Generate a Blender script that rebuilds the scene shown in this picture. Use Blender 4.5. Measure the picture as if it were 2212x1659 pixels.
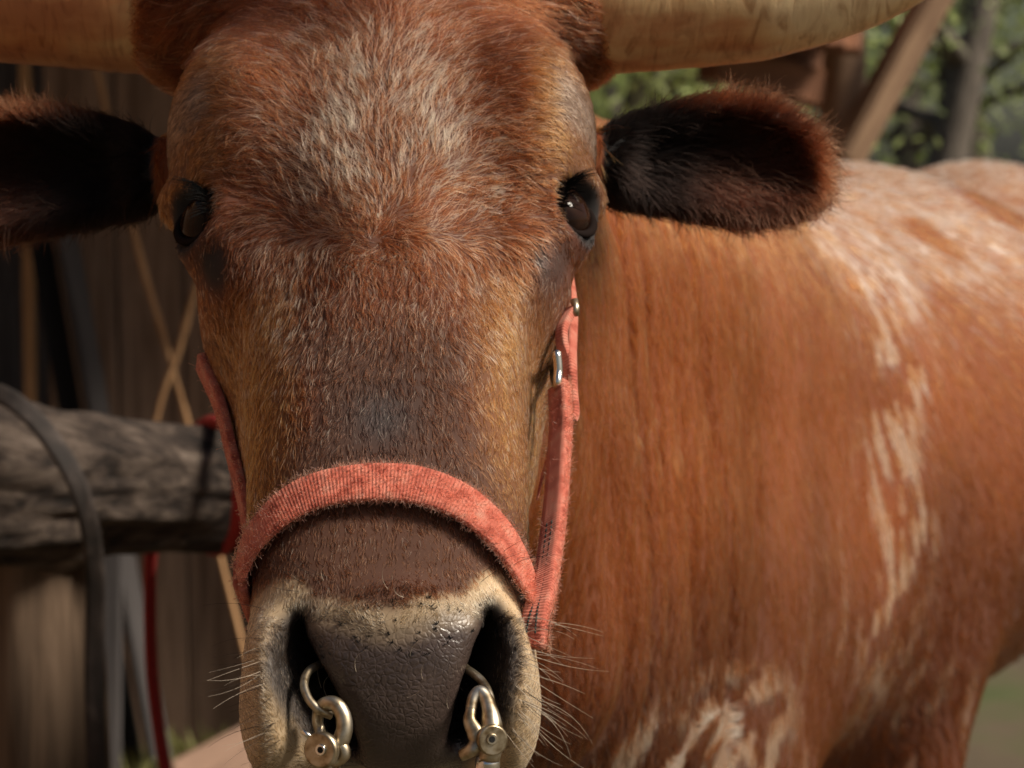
import bpy, bmesh, math, random
import numpy as np
from mathutils import Vector, Matrix
from mathutils.bvhtree import BVHTree

FUR = 1.0
for o in list(bpy.data.objects):
    bpy.data.objects.remove(o)
sc = bpy.context.scene
COL = sc.collection
rng = np.random.default_rng(7)
random.seed(7)

# ------------------------------------------------------------------ camera
PITCH = math.radians(5.0)
CAM = np.array([0.0, 0.0, 1.5])
cam_d = bpy.data.cameras.new('camera')
cam = bpy.data.objects.new('camera', cam_d)
COL.objects.link(cam)
cam.location = CAM
cam.rotation_euler = (math.radians(90) - PITCH, 0, 0)
cam_d.lens = 85
cam_d.sensor_width = 36
cam_d.clip_start = 0.05
cam_d.clip_end = 500
cam_d.dof.use_dof = True
cam_d.dof.focus_distance = 1.17
cam_d.dof.aperture_fstop = 13.0
sc.camera = cam

# ------------------------------------------------------------------ sky, sun, exposure
SUN_EL, SUN_AZ = math.radians(44), math.radians(106)    # azimuth clockwise from +Y (the way the camera looks)
world = bpy.data.worlds.new('World')
sc.world = world
world.use_nodes = True
wn = world.node_tree.nodes
bg = wn['Background']
sky = wn.new('ShaderNodeTexSky')
sky.sky_type = 'NISHITA'
sky.sun_disc = False
sky.sun_elevation = SUN_EL
sky.sun_rotation = SUN_AZ
sky.dust_density = 3.0
sky.air_density = 1.0
sky.ozone_density = 0.6
world.node_tree.links.new(sky.outputs['Color'], bg.inputs['Color'])
bg.inputs['Strength'].default_value = 0.05
sd = bpy.data.lights.new('sun', 'SUN')
sd.energy = 5.0
sd.angle = math.radians(13)
sd.color = (1.0, 0.90, 0.76)
sun = bpy.data.objects.new('sun', sd)
COL.objects.link(sun)
sdir = Vector((math.sin(SUN_AZ) * math.cos(SUN_EL), math.cos(SUN_AZ) * math.cos(SUN_EL), math.sin(SUN_EL)))
sun.rotation_euler = sdir.to_track_quat('Z', 'Y').to_euler()
sun.location = (3, -3, 5)
sc.view_settings.view_transform = 'Standard'
sc.view_settings.look = 'None'
sc.view_settings.exposure = 0.22
sc.view_settings.gamma = 1.0
sc.cycles.use_denoising = True
sc.cycles.use_adaptive_sampling = True
sc.cycles.adaptive_threshold = 0.02
sc.cycles.max_bounces = 5
sc.cycles_curves.shape = 'RIBBONS'

# ------------------------------------------------------------------ helpers
F_ = np.array([0, math.cos(PITCH), -math.sin(PITCH)])
U_ = np.array([0, math.sin(PITCH), math.cos(PITCH)])
X_ = np.array([1.0, 0, 0])
FPX = 85 / 36 * 2212


def cw(c):                       # camera axes (right, up, depth) to world
    c = np.asarray(c, float)
    return CAM + c[..., 0:1] * X_ + c[..., 1:2] * U_ + c[..., 2:3] * F_


def at(px, py, d):               # a point of the survey sheet at a depth in metres
    return cw([(px - 1106) / FPX * d, (829.5 - py) / FPX * d, d])


def V(p):
    return Vector((float(p[0]), float(p[1]), float(p[2])))


def nrm(v):
    v = np.asarray(v, float)
    return v / (np.linalg.norm(v, axis=-1, keepdims=True) + 1e-12)


def tag(o, label=None, cat=None, group=None, kind=None):
    for k, v in (('label', label), ('category', cat), ('group', group), ('kind', kind)):
        if v:
            o[k] = v
    return o


def empty(name, loc=(0, 0, 0)):
    o = bpy.data.objects.new(name, None)
    COL.objects.link(o)
    o.location = loc
    o.empty_display_size = 0.1
    return o


def link(name, me, mat=None, parent=None, smooth=True):
    o = bpy.data.objects.new(name, me)
    COL.objects.link(o)
    if mat is not None:
        me.materials.append(mat)
    if parent is not None:
        o.parent = parent
        o.matrix_parent_inverse = parent_world(parent).inverted()
    if smooth and len(me.polygons):
        me.polygons.foreach_set('use_smooth', [True] * len(me.polygons))
    return o


def parent_world(o):
    m = o.matrix_basis.copy()
    if o.parent:
        return parent_world(o.parent) @ o.matrix_parent_inverse @ m
    return m


def mesh_np(name, v, f):
    me = bpy.data.meshes.new(name)
    me.from_pydata([tuple(map(float, p)) for p in v], [], [tuple(int(i) for i in q) for q in f])
    me.update()
    return me


def smoothstep(a, b, x):
    t = np.clip((x - a) / (b - a), 0, 1)
    return t * t * (3 - 2 * t)


def mix(a, b, t):
    t = np.asarray(t)[..., None]
    return a * (1 - t) + b * t


def vnoise(p, scale, seed=0):    # value noise in 0..1
    q = np.asarray(p, float) / scale + seed * 17.31 + 1000.0
    i = np.floor(q).astype(np.int64)
    f = q - i
    f = f * f * (3 - 2 * f)

    def h(a, b, c):
        n = (a * 374761393 + b * 668265263 + c * 2147483647 + seed * 97) & 0xffffffff
        n = ((n ^ (n >> 13)) * 1274126177) & 0xffffffff
        return ((n ^ (n >> 16)) & 0xffff) / 65535.0
    r = 0
    for a in (0, 1):
        for b in (0, 1):
            for c in (0, 1):
                w = (f[..., 0] if a else 1 - f[..., 0]) * (f[..., 1] if b else 1 - f[..., 1]) * (f[..., 2] if c else 1 - f[..., 2])
                r = r + w * h(i[..., 0] + a, i[..., 1] + b, i[..., 2] + c)
    return r


def smin(a, b, k):
    h = np.clip(0.5 + 0.5 * (b - a) / k, 0, 1)
    return b * (1 - h) + a * h - k * h * (1 - h)


def smax(a, b, k):
    return -smin(-a, -b, k)


def tube_mesh(name, pts, rad, n=10, cap=True, flat=1.0, up=(0, 0, 1)):
    pts = np.asarray(pts, float)
    m = len(pts)
    rad = np.broadcast_to(np.asarray(rad, float), (m,))
    tan = nrm(np.gradient(pts, axis=0))
    ref = np.cross(tan[0], np.asarray(up, float))
    if np.linalg.norm(ref) < 1e-3:
        ref = np.cross(tan[0], (1, 0.2, 0))
    ref = nrm(ref)
    vs, fs = [], []
    for i in range(m):
        ref = nrm(ref - tan[i] * np.dot(ref, tan[i]))
        b = np.cross(tan[i], ref)
        for j in range(n):
            a = 2 * math.pi * j / n
            vs.append(pts[i] + rad[i] * (math.cos(a) * ref + flat * math.sin(a) * b))
    for i in range(m - 1):
        for j in range(n):
            k = (j + 1) % n
            fs.append((i * n + j, i * n + k, (i + 1) * n + k, (i + 1) * n + j))
    if cap:
        fs.append(tuple(range(n - 1, -1, -1)))
        fs.append(tuple((m - 1) * n + j for j in range(n)))
    return mesh_np(name, vs, fs)


def spline(pts, n):              # Catmull-Rom through the points
    p = np.asarray(pts, float)
    p = np.vstack([2 * p[0] - p[1], p, 2 * p[-1] - p[-2]])
    m = len(p) - 3
    t = np.linspace(0, m - 1e-6, n)
    i = t.astype(int)
    f = (t - i)[:, None]
    a, b, c, d = p[i], p[i + 1], p[i + 2], p[i + 3]
    return 0.5 * (2 * b + (c - a) * f + (2 * a - 5 * b + 4 * c - d) * f ** 2 + (3 * b - a - 3 * c + d) * f ** 3)


# ------------------------------------------------------------------ materials
def mat(name):
    m = bpy.data.materials.new(name)
    m.use_nodes = True
    nt = m.node_tree
    return m, nt, nt.nodes['Principled BSDF']


def nd(nt, kind, **kw):
    n = nt.nodes.new(kind)
    for k, v in kw.items():
        if k.startswith('i_'):
            n.inputs[k[2:].replace('_', ' ')].default_value = v
        else:
            setattr(n, k, v)
    return n


def ramp(nt, fac, stops):
    r = nd(nt, 'ShaderNodeValToRGB')
    e = r.color_ramp.elements
    while len(e) < len(stops):
        e.new(0.5)
    for x, (p, c) in zip(e, stops):
        x.position = p
        x.color = (*c, 1) if len(c) == 3 else c
    nt.links.new(fac, r.inputs['Fac'])
    return r.outputs['Color']


def bump(nt, b, height, strength, dist=0.01):
    n = nd(nt, 'ShaderNodeBump')
    n.inputs['Strength'].default_value = strength
    n.inputs['Distance'].default_value = dist
    nt.links.new(height, n.inputs['Height'])
    nt.links.new(n.outputs['Normal'], b.inputs['Normal'])
    return n


def noise_mat(name, stops, scale=(1, 1, 1), nscale=5.0, detail=8, rough=0.8, bump_s=0.3, bump_d=0.01, spec=0.3, metal=0.0, distort=0.0):
    m, nt, b = mat(name)
    tc = nd(nt, 'ShaderNodeTexCoord')
    mp = nd(nt, 'ShaderNodeMapping')
    mp.inputs['Scale'].default_value = scale
    nt.links.new(tc.outputs['Object'], mp.inputs['Vector'])
    n = nd(nt, 'ShaderNodeTexNoise')
    n.inputs['Scale'].default_value = nscale
    n.inputs['Detail'].default_value = detail
    n.inputs['Roughness'].default_value = 0.65
    n.inputs['Distortion'].default_value = distort
    nt.links.new(mp.outputs['Vector'], n.inputs['Vector'])
    c = ramp(nt, n.outputs['Fac'], stops)
    nt.links.new(c, b.inputs['Base Color'])
    b.inputs['Roughness'].default_value = rough
    b.inputs['Specular IOR Level'].default_value = spec
    b.inputs['Metallic'].default_value = metal
    if bump_s:
        bump(nt, b, n.outputs['Fac'], bump_s, bump_d)
    return m


def coat_material():             # skin under the fur: pigment from the coat attribute
    m, nt, b = mat('skin')
    a = nd(nt, 'ShaderNodeAttribute', attribute_name='coat')
    w = nd(nt, 'ShaderNodeAttribute', attribute_name='wet')
    nt.links.new(a.outputs['Color'], b.inputs['Base Color'])
    mr = nd(nt, 'ShaderNodeMapRange')
    mr.inputs['To Min'].default_value = 0.85
    mr.inputs['To Max'].default_value = 0.27
    nt.links.new(w.outputs['Fac'], mr.inputs['Value'])
    nt.links.new(mr.outputs['Result'], b.inputs['Roughness'])
    tc = nd(nt, 'ShaderNodeTexCoord')
    vo = nd(nt, 'ShaderNodeTexVoronoi', feature='DISTANCE_TO_EDGE')
    vo.inputs['Scale'].default_value = 300
    nz = nd(nt, 'ShaderNodeTexNoise')
    nz.inputs['Scale'].default_value = 60
    nz.inputs['Detail'].default_value = 5
    mv = nd(nt, 'ShaderNodeMixRGB')
    mv.inputs['Fac'].default_value = 0.012
    nt.links.new(tc.outputs['Object'], mv.inputs['Color1'])
    nt.links.new(nz.outputs['Color'], mv.inputs['Color2'])
    nt.links.new(tc.outputs['Object'], nz.inputs['Vector'])
    nt.links.new(mv.outputs['Color'], vo.inputs['Vector'])
    mr2 = nd(nt, 'ShaderNodeMapRange')
    mr2.inputs['From Max'].default_value = 0.22
    nt.links.new(vo.outputs['Distance'], mr2.inputs['Value'])
    nz2 = nd(nt, 'ShaderNodeTexNoise')
    nz2.inputs['Scale'].default_value = 420
    nt.links.new(tc.outputs['Object'], nz2.inputs['Vector'])
    ad = nd(nt, 'ShaderNodeMath', operation='MULTIPLY_ADD')
    ad.inputs[1].default_value = 0.7
    nt.links.new(mr2.outputs['Result'], ad.inputs[0])
    nt.links.new(nz2.outputs['Fac'], ad.inputs[2])
    bp = bump(nt, b, ad.outputs[0], 0.4, 0.0005)
    sm = nd(nt, 'ShaderNodeMath', operation='MULTIPLY')
    sm.inputs[1].default_value = .55
    nt.links.new(w.outputs['Fac'], sm.inputs[0])
    nt.links.new(sm.outputs[0], bp.inputs['Strength'])
    return m


def fur_material(name='fur', rough=0.38, rad=0.55):
    m = bpy.data.materials.new(name)
    m.use_nodes = True
    nt = m.node_tree
    nt.nodes.clear()
    out = nd(nt, 'ShaderNodeOutputMaterial')
    h = nd(nt, 'ShaderNodeBsdfHairPrincipled')
    h.parametrization = 'COLOR'
    h.inputs['Roughness'].default_value = rough
    h.inputs['Radial Roughness'].default_value = rad
    h.inputs['IOR'].default_value = 1.26
    a = nd(nt, 'ShaderNodeAttribute', attribute_name='col')
    nt.links.new(a.outputs['Color'], h.inputs['Color'])
    nt.links.new(h.outputs[0], out.inputs['Surface'])
    return m


M_SKIN = coat_material()
M_FUR = fur_material()
M_EARFUR = fur_material('ear fur', .5, .7)
M_EARFUR.node_tree.nodes['Principled Hair BSDF'].inputs['IOR'].default_value = 1.16

# ------------------------------------------------------------------ the setting: ground, barn, shed, trees
M_GROUND = noise_mat('ground', [(.3, (.055, .040, .027)), (.5, (.095, .072, .045)), (.60, (.070, .078, .030)), (.8, (.045, .060, .020))], nscale=.8, detail=10, bump_s=.5, bump_d=.05)
M_PLANK = []
for k, (a, b_) in enumerate((((.095, .056, .036), (.33, .22, .155)), ((.11, .066, .042), (.38, .26, .18)), ((.08, .050, .036), (.28, .19, .14)), ((.12, .058, .030), (.38, .20, .115)))):
    M_PLANK.append(noise_mat('weathered plank %d' % k, [(.3, a), (.7, b_)], scale=(9, 9, .55), nscale=4, detail=9, rough=.85, bump_s=.35, bump_d=.004, distort=.4))
M_BLACK = noise_mat('dark opening', [(.3, (.004, .004, .004)), (.7, (.012, .010, .009))], scale=(8, 8, .6), rough=.8)  # near-black standing in for the darkness of gaps and holes
M_GREYW = noise_mat('grey wood', [(.3, (.035, .031, .031)), (.7, (.085, .076, .074))], scale=(9, 9, .5), rough=.85)
M_STALK = noise_mat('dry stalk', [(.3, (.36, .19, .085)), (.7, (.58, .34, .17))], scale=(6, 6, 1), rough=.8)
M_LOG = noise_mat('weathered log', [(.34, (.006, .004, .003)), (.46, (.036, .025, .019)), (.58, (.095, .070, .054)), (.78, (.20, .160, .130))], scale=(1.3, 17, 17), nscale=3.2, detail=12, rough=.85, bump_s=1.0, bump_d=.012, distort=.35)
M_POST = noise_mat('post wood', [(.3, (.035, .022, .014)), (.55, (.11, .072, .046)), (.8, (.19, .13, .088))], scale=(12, 12, .8), nscale=3, detail=10, rough=.85, bump_s=.6, bump_d=.01, distort=.6)
M_TIMBER = noise_mat('shed timber', [(.3, (.09, .036, .018)), (.7, (.24, .105, .05))], scale=(7, 7, 1), nscale=4, rough=.75, bump_s=.3, bump_d=.005)
M_TIMBER2 = noise_mat('shed log timber', [(.3, (.15, .085, .05)), (.7, (.36, .23, .14))], scale=(7, 7, 1), nscale=4, rough=.75, bump_s=.3, bump_d=.005)
M_BARK = noise_mat('bark', [(.3, (.05, .04, .032)), (.7, (.16, .135, .11))], scale=(6, 6, 1.2), nscale=4, rough=.9, bump_s=.6, bump_d=.02)


def leaf_mat(name, a, b_):
    m, nt, b = mat(name)
    oi = nd(nt, 'ShaderNodeNewGeometry')
    c = ramp(nt, oi.outputs['Random Per Island'], [(0, a), (1, b_)])
    nt.links.new(c, b.inputs['Base Color'])
    b.inputs['Roughness'].default_value = .55
    b.inputs['Specular IOR Level'].default_value = .35
    tr = nd(nt, 'ShaderNodeBsdfTranslucent')
    nt.links.new(c, tr.inputs['Color'])
    mx = nd(nt, 'ShaderNodeMixShader')
    mx.inputs['Fac'].default_value = .45
    out = nt.nodes['Material Output']
    nt.links.new(b.outputs[0], mx.inputs[1])
    nt.links.new(tr.outputs[0], mx.inputs[2])
    nt.links.new(mx.outputs[0], out.inputs['Surface'])
    return m


M_LEAF = [leaf_mat('leaves dark', (.13, .17, .08), (.30, .34, .18)), leaf_mat('leaves mid', (.20, .25, .11), (.42, .47, .25)), leaf_mat('leaves light', (.26, .34, .10), (.50, .57, .24))]

gm = bpy.data.meshes.new('ground')
gv, gf = [], []
GX = np.concatenate([np.linspace(-150, -6, 12), np.linspace(-5, 6, 34), np.linspace(8, 150, 12)])
GY = np.concatenate([np.linspace(-60, -3, 8), np.linspace(-2, 10, 40), np.linspace(12, 200, 18)])
gxx, gyy = np.meshgrid(GX, GY, indexing='ij')
gpp = np.stack([gxx.ravel(), gyy.ravel(), 0 * gxx.ravel()], -1)
gzz = -.03 * vnoise(gpp, 1.1, 61) - .02 * vnoise(gpp, .4, 62)
for i in range(len(gpp)):
    gv.append((gpp[i, 0], gpp[i, 1], gzz[i]))
for i in range(len(GX) - 1):
    for j in range(len(GY) - 1):
        a = i * len(GY) + j
        gf.append((a, a + len(GY), a + len(GY) + 1, a + 1))
tag(link('ground', mesh_np('ground', gv, gf), M_GROUND), kind='structure')


def box_mesh(name, sx, sy, sz, bevel=.003, wob=0.0):
    bm = bmesh.new()
    bmesh.ops.create_cube(bm, size=1)
    for v in bm.verts:
        v.co = Vector((v.co.x * sx, v.co.y * sy, v.co.z * sz)) + Vector((random.uniform(-1, 1), random.uniform(-1, 1), random.uniform(-1, 1))) * wob
    if bevel:
        bmesh.ops.bevel(bm, geom=list(bm.edges), offset=bevel, segments=1, affect='EDGES')
    me = bpy.data.meshes.new(name)
    bm.to_mesh(me)
    bm.free()
    return me


def box(name, c, size, m, parent, rot=(0, 0, 0), bevel=.003, wob=0.0):
    o = link(name, box_mesh(name, *size, bevel, wob), m, None, smooth=False)
    o.location = c
    o.rotation_euler = rot
    if parent is not None:
        o.parent = parent
        o.matrix_parent_inverse = parent_world(parent).inverted()
    return o


def beam(name, a, b, w, t, m, parent, roll=0.0, bevel=.004):
    a, b = V(a), V(b)
    d = b - a
    o = link(name, box_mesh(name, w, t, d.length, bevel), m, None, smooth=False)
    o.matrix_world = Matrix.Translation((a + b) / 2) @ d.to_track_quat('Z', 'Y').to_matrix().to_4x4() @ Matrix.Rotation(roll, 4, 'Z')
    if parent is not None:
        mw = o.matrix_basis.copy()
        o.parent = parent
        o.matrix_parent_inverse = parent_world(parent).inverted()
    return o


def log_tube(name, pts, rad, m, parent, seg=40, rough=.05, ns=.06, stretch=6.0, cap=True, seed=0, n=24):
    p = spline(pts, seg)
    r = np.interp(np.linspace(0, 1, seg), np.linspace(0, 1, len(rad)), rad)
    me = tube_mesh(name, p, r, n, cap)
    co = np.empty(len(me.vertices) * 3)
    me.vertices.foreach_get('co', co)
    co = co.reshape(-1, 3)
    ring = np.repeat(p, n, 0)
    rr = np.repeat(r, n)
    dirv = co - ring
    ang = np.tile(np.arange(n) / n * 2 * math.pi, seg)
    ll = np.repeat(np.concatenate([[0], np.cumsum(np.linalg.norm(np.diff(p, axis=0), axis=1))]), n)
    q = np.stack([np.cos(ang) * rr, np.sin(ang) * rr, ll / stretch], -1)
    k = 1 + rough * 2 * ((vnoise(q, ns, 71 + seed) - .5) + .6 * (vnoise(q, ns * .35, 72 + seed) - .5)) + rough * 2.2 * (vnoise(np.stack([ll, ang * .3, 0 * ll], -1), .35, 73 + seed) - .5)
    me.vertices.foreach_set('co', (ring + dirv * k[:, None]).ravel())
    me.update()
    return link(name, me, m, parent)


# barn with an open doorway on its left, and an unseen side wall added towards the camera to cut sky light
BY = 6.05
barn = tag(empty('barn', (-1.4, BY, 0)), 'weathered brown plank barn wall with dark doorway behind the log rail', 'barn')
xk = -1.165
k = 0
while xk < -.30:
    w = .16 + .05 * random.random()
    box('plank', (xk + w / 2, BY + random.uniform(-.012, .012), 1.55), (w - .008, .028, 3.1), M_PLANK[k % 4 if random.random() < .6 else 0], barn, rot=(0, random.uniform(-.006, .006), 0))
    xk += w
    k += 1
BRX = xk
xk = -2.9
while xk < -2.25:
    box('plank', (xk + .09, BY + random.uniform(-.01, .01), 1.55), (.172, .028, 3.1), M_PLANK[random.randrange(4)], barn)
    xk += .18
box('door_jamb', (-1.205, BY - .02, 1.25), (.024, .06, 2.5), M_STALK, barn)
box('lintel', (-1.72, BY, 2.55), (1.06, .06, .16), M_PLANK[2], barn)
box('back_wall', (-1.6, 9.0, 1.55), (2.7, .05, 3.1), M_PLANK[2], barn)
box('end_wall', (BRX + .02, (BY + 9.0) / 2 + .02, 1.55), (.04, 2.9, 3.1), M_PLANK[1], barn)
box('roof', (-1.6, 7.4, 3.16), (3.2, 3.6, .06), M_PLANK[2], barn)
yk = -1.6
while yk < BY - .2:  # unseen side wall, added to block sky light from the left
    box('plank', (-1.95 + random.uniform(-.01, .01), yk + .12, 1.6), (.028, .232, 3.2), M_PLANK[random.randrange(4)], barn)
    yk += .24

for i in range(19):  # unseen roof on a beam and post, added to shade the barn wall
    box('roof_board', (-2.95 + .21 * i, 4.95, 2.62 + .004 * (i % 2)), (.206, 2.2, .024), M_PLANK[i % 4], barn)
for pyy in (3.95,):
    box('shade_roof_beam', (-1.0, pyy, 2.53), (3.9, .09, .14), M_PLANK[1], barn)
box('shade_roof_post', (-.26, 5.9, 1.25), (.11, .11, 2.6), M_PLANK[1], barn)
t = tag(empty('leaning_boards', at(250, 1650, 5.7) * [1, 1, 0]), 'grey slanted board leaning on the barn wall beside a painted dark gap', 'boards')
beam('dark_gap_strip', at(85, 505, 5.93), at(310, 1790, 5.80), .062, .02, M_BLACK, t)  # black strip painted in place of a dark gap beside the grey board
beam('grey_board', at(143, 505, 5.90), at(372, 1790, 5.76), .060, .025, M_GREYW, t)
beam('grey_upright', at(243, 1160, 5.62), at(238, 1790, 5.58), .045, .03, M_GREYW, t)

for kk, (lab, pp, r) in enumerate((
        ('long dry stalk crossing in front of the barn wall, leaning right', [(195, 100), (230, 240), (300, 545), (345, 700), (378, 815), (408, 925), (470, 1180), (545, 1480), (580, 1640)], .0085),
        ('shorter dry stalk crossing the long stalk, leaning left', [(432, 590), (412, 660), (385, 760), (352, 850), (333, 930), (310, 1040), (290, 1160)], .008))):
    P3 = np.array([at(a, b, 5.72 - .10 * i / 8 - .05 * kk) for i, (a, b) in enumerate(pp)])
    tag(link('dry_stalk', tube_mesh('dry_stalk', spline(P3, 40), np.linspace(r, r * .75, 40) * (1 + .15 * rng.standard_normal(40)), 8), M_STALK), lab, 'stalk', 'dry stalks against the barn')
lb = tag(empty('loose_board', at(480, 1659, 5.3) * [1, 1, 0]), 'pale pinkish board lying slanted at the foot of the barn wall', 'board')
beam('board', at(390, 1722, 5.30), at(630, 1592, 5.66), .16, .03, noise_mat('pale board', [(.3, (.15, .09, .062)), (.7, (.27, .17, .12))], scale=(6, 6, .6), rough=.8), lb, roll=1.2)

# grass at the foot of the wall
gvv, gff = [], []
for i in range(1500):
    bx, by = random.uniform(-.95, -.45), random.uniform(4.9, 5.9)
    h, a, w = random.uniform(.05, .16), random.uniform(0, 6.28), .004
    lx, ly = random.gauss(0, .04), random.gauss(0, .04)
    b0 = len(gvv)
    gvv += [(bx - w * math.cos(a), by - w * math.sin(a), -.04), (bx + w * math.cos(a), by + w * math.sin(a), -.04), (bx + lx * .4 + w * .6 * math.cos(a), by + ly * .4 + w * .6 * math.sin(a), h * .6), (bx + lx, by + ly, h)]
    gff += [(b0, b0 + 1, b0 + 2), (b0, b0 + 2, b0 + 3)]
tag(link('grass', mesh_np('grass', gvv, gff), leaf_mat('grass', (.16, .15, .05), (.30, .30, .12))), 'thin dry grass at the foot of the barn wall', 'grass', kind='stuff')

# hitching rail: log on two posts
rail = tag(empty('hitching_rail', at(70, 1300, 2.62) * [1, 1, 0]), 'weathered grey log hitching rail on a wooden post', 'rail')
RL = [at(-260, 1035, 2.50), at(-60, 1045, 2.52), at(100, 1052, 2.55), at(200, 1046, 2.57), at(330, 1050, 2.60), at(470, 1058, 2.64), at(600, 1070, 2.68), at(690, 1080, 2.70)]
log_tube('log', RL, [.088, .088, .086, .078, .068, .062, .061, .061, .060], M_LOG, rail, seg=170, rough=.11, ns=.030, stretch=5, seed=1, n=84)
pb = at(60, 1200, 2.60)
log_tube('post', [np.array([pb[0] - .02, pb[1] + .02, -.1]), np.array([pb[0], pb[1], .6]), np.array([pb[0] + .004, pb[1], at(60, 1110, 2.6)[2]])], [.085, .078, .074], M_POST, rail, seg=80, rough=.10, ns=.03, stretch=9, seed=2, n=48)
pb2 = at(650, 1200, 2.70)
log_tube('post', [np.array([pb2[0], pb2[1], -.1]), np.array([pb2[0], pb2[1], .6]), np.array([pb2[0], pb2[1], at(650, 1090, 2.7)[2]])], [.06, .058, .055], M_POST, rail, seg=60, rough=.10, ns=.03, stretch=9, seed=3, n=32)

M_ROPE = noise_mat('red rope', [(.3, (.20, .012, .010)), (.7, (.42, .035, .03))], scale=(60, 60, 25), nscale=6, rough=.85, bump_s=.5, bump_d=.003)
rp = [at(452, 960, 2.735), at(428, 935, 2.71), at(440, 917, 2.66), at(470, 912, 2.60), at(500, 935, 2.56), at(512, 1000, 2.545), at(516, 1070, 2.545), at(512, 1130, 2.56), at(500, 1170, 2.60), at(470, 1188, 2.65), at(420, 1175, 2.71), at(350, 1160, 2.75), at(328, 1185, 2.76), at(324, 1300, 2.76), at(328, 1450, 2.76), at(345, 1590, 2.75), at(362, 1690, 2.74), at(375, 1800, 2.72)]
tag(link('lead_rope', tube_mesh('lead_rope', spline(rp, 120), .0072, 12), M_ROPE), 'red rope tied round the log rail with its tail hanging down', 'rope')


def strap_mesh(name, pts, nor, width, thick, edge=.35):
    pts, nor = np.asarray(pts, float), nrm(np.asarray(nor, float))
    tan = nrm(np.gradient(pts, axis=0))
    nor = nrm(nor - tan * (nor * tan).sum(1, keepdims=True))
    wd = np.cross(tan, nor)
    width = np.broadcast_to(np.asarray(width, float), (len(pts),))
    prof = []
    for a, b in ((-.5, -.25), (-.5, .25), (-.47, .5), (-.25, .5), (0, .5), (.25, .5), (.47, .5), (.5, .25), (.5, -.25), (.47, -.5), (.25, -.5), (0, -.5), (-.25, -.5), (-.47, -.5)):
        prof.append((a, b))
    n = len(prof)
    vs, fs = [], []
    for i in range(len(pts)):
        for a, b in prof:
            vs.append(pts[i] + wd[i] * a * width[i] + nor[i] * b * thick)
    for i in range(len(pts) - 1):
        for j in range(n):
            k = (j + 1) % n
            fs.append((i * n + j, (i + 1) * n + j, (i + 1) * n + k, i * n + k))
    fs.append(tuple(range(n)))
    fs.append(tuple((len(pts) - 1) * n + j for j in range(n - 1, -1, -1)))
    me = mesh_np(name, vs, fs)
    ln = np.concatenate([[0], np.cumsum(np.linalg.norm(np.diff(pts, axis=0), axis=1))])
    at_ = me.attributes.new('weave', 'FLOAT_VECTOR', 'POINT')
    w = np.array([(ln[i], prof[j][0] * width[i], prof[j][1] * thick) for i in range(len(pts)) for j in range(n)], np.float32)
    at_.data.foreach_set('vector', w.ravel())
    return me


sp = np.array([at(-60, 838, 2.44), at(0, 852, 2.43), at(45, 878, 2.42), at(100, 935, 2.415), at(155, 1020, 2.41), at(188, 1110, 2.42), at(204, 1220, 2.45), at(206, 1330, 2.47), at(204, 1450, 2.48), at(205, 1560, 2.48), at(208, 1680, 2.48), at(210, 1850, 2.48)])
sp = spline(sp, 80)
sn = np.interp(np.linspace(0, 1, 80), [0, .3, .6, 1], [.2, .5, .25, .1])
tag(link('weathered_strap', strap_mesh('weathered_strap', sp, np.stack([sn * 1.2, -np.ones(80), np.clip(sn, 0, 1)], -1), .020, .006), noise_mat('cracked leather', [(.3, (.008, .006, .005)), (.55, (.026, .019, .016)), (.8, (.09, .07, .06))], scale=(8, 8, 3), nscale=8, rough=.75, bump_s=.5, bump_d=.003)), 'grey weathered strap curving over the log and hanging beside the post', 'strap')

# open shed with a forked post
shed = tag(empty('shed', at(1835, 340, 6.0) * [1, 1, 0]), 'open timber shed corner with forked post and brown rafters', 'shed')
pz = at(1815, 340, 6.0)
log_tube('post', [np.array([pz[0], pz[1], -.1]), at(1818, 420, 6.0), at(1818, 300, 6.0), at(1822, 180, 6.0), at(1826, 40, 6.0), at(1828, -120, 6.0)], [.062, .060, .058, .052, .05], M_TIMBER2, shed, seg=40, rough=.05, seed=4)
beam('brace', at(1822, 352, 5.90), at(2075, -110, 5.90), .075, .075, M_TIMBER2, shed, roll=.3, bevel=.012)
beam('beam', at(1530, 128, 5.75), at(1812, 205, 6.05), .07, .09, M_TIMBER, shed)
for i in range(6):
    q0, q1 = at(1550, 85 - i * 60, 5.95 + i * .4), at(1830, 150 - i * 52, 6.2 + i * .45)
    beam('rafter', q0, q1, .06, .08, M_TIMBER, shed)
for i in range(9):
    f = i / 8
    a = at(1540, 118, 5.35) * (1 - f) + at(1830, 195, 5.65) * f + np.array([0, 0, .09])
    bb = at(1540, -270, 8.05) * (1 - f) + at(1830, -200, 8.4) * f + np.array([0, 0, .09])
    beam('roof_board', a, bb, .062, .02, M_TIMBER, shed, roll=math.pi / 2 * 0)


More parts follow.
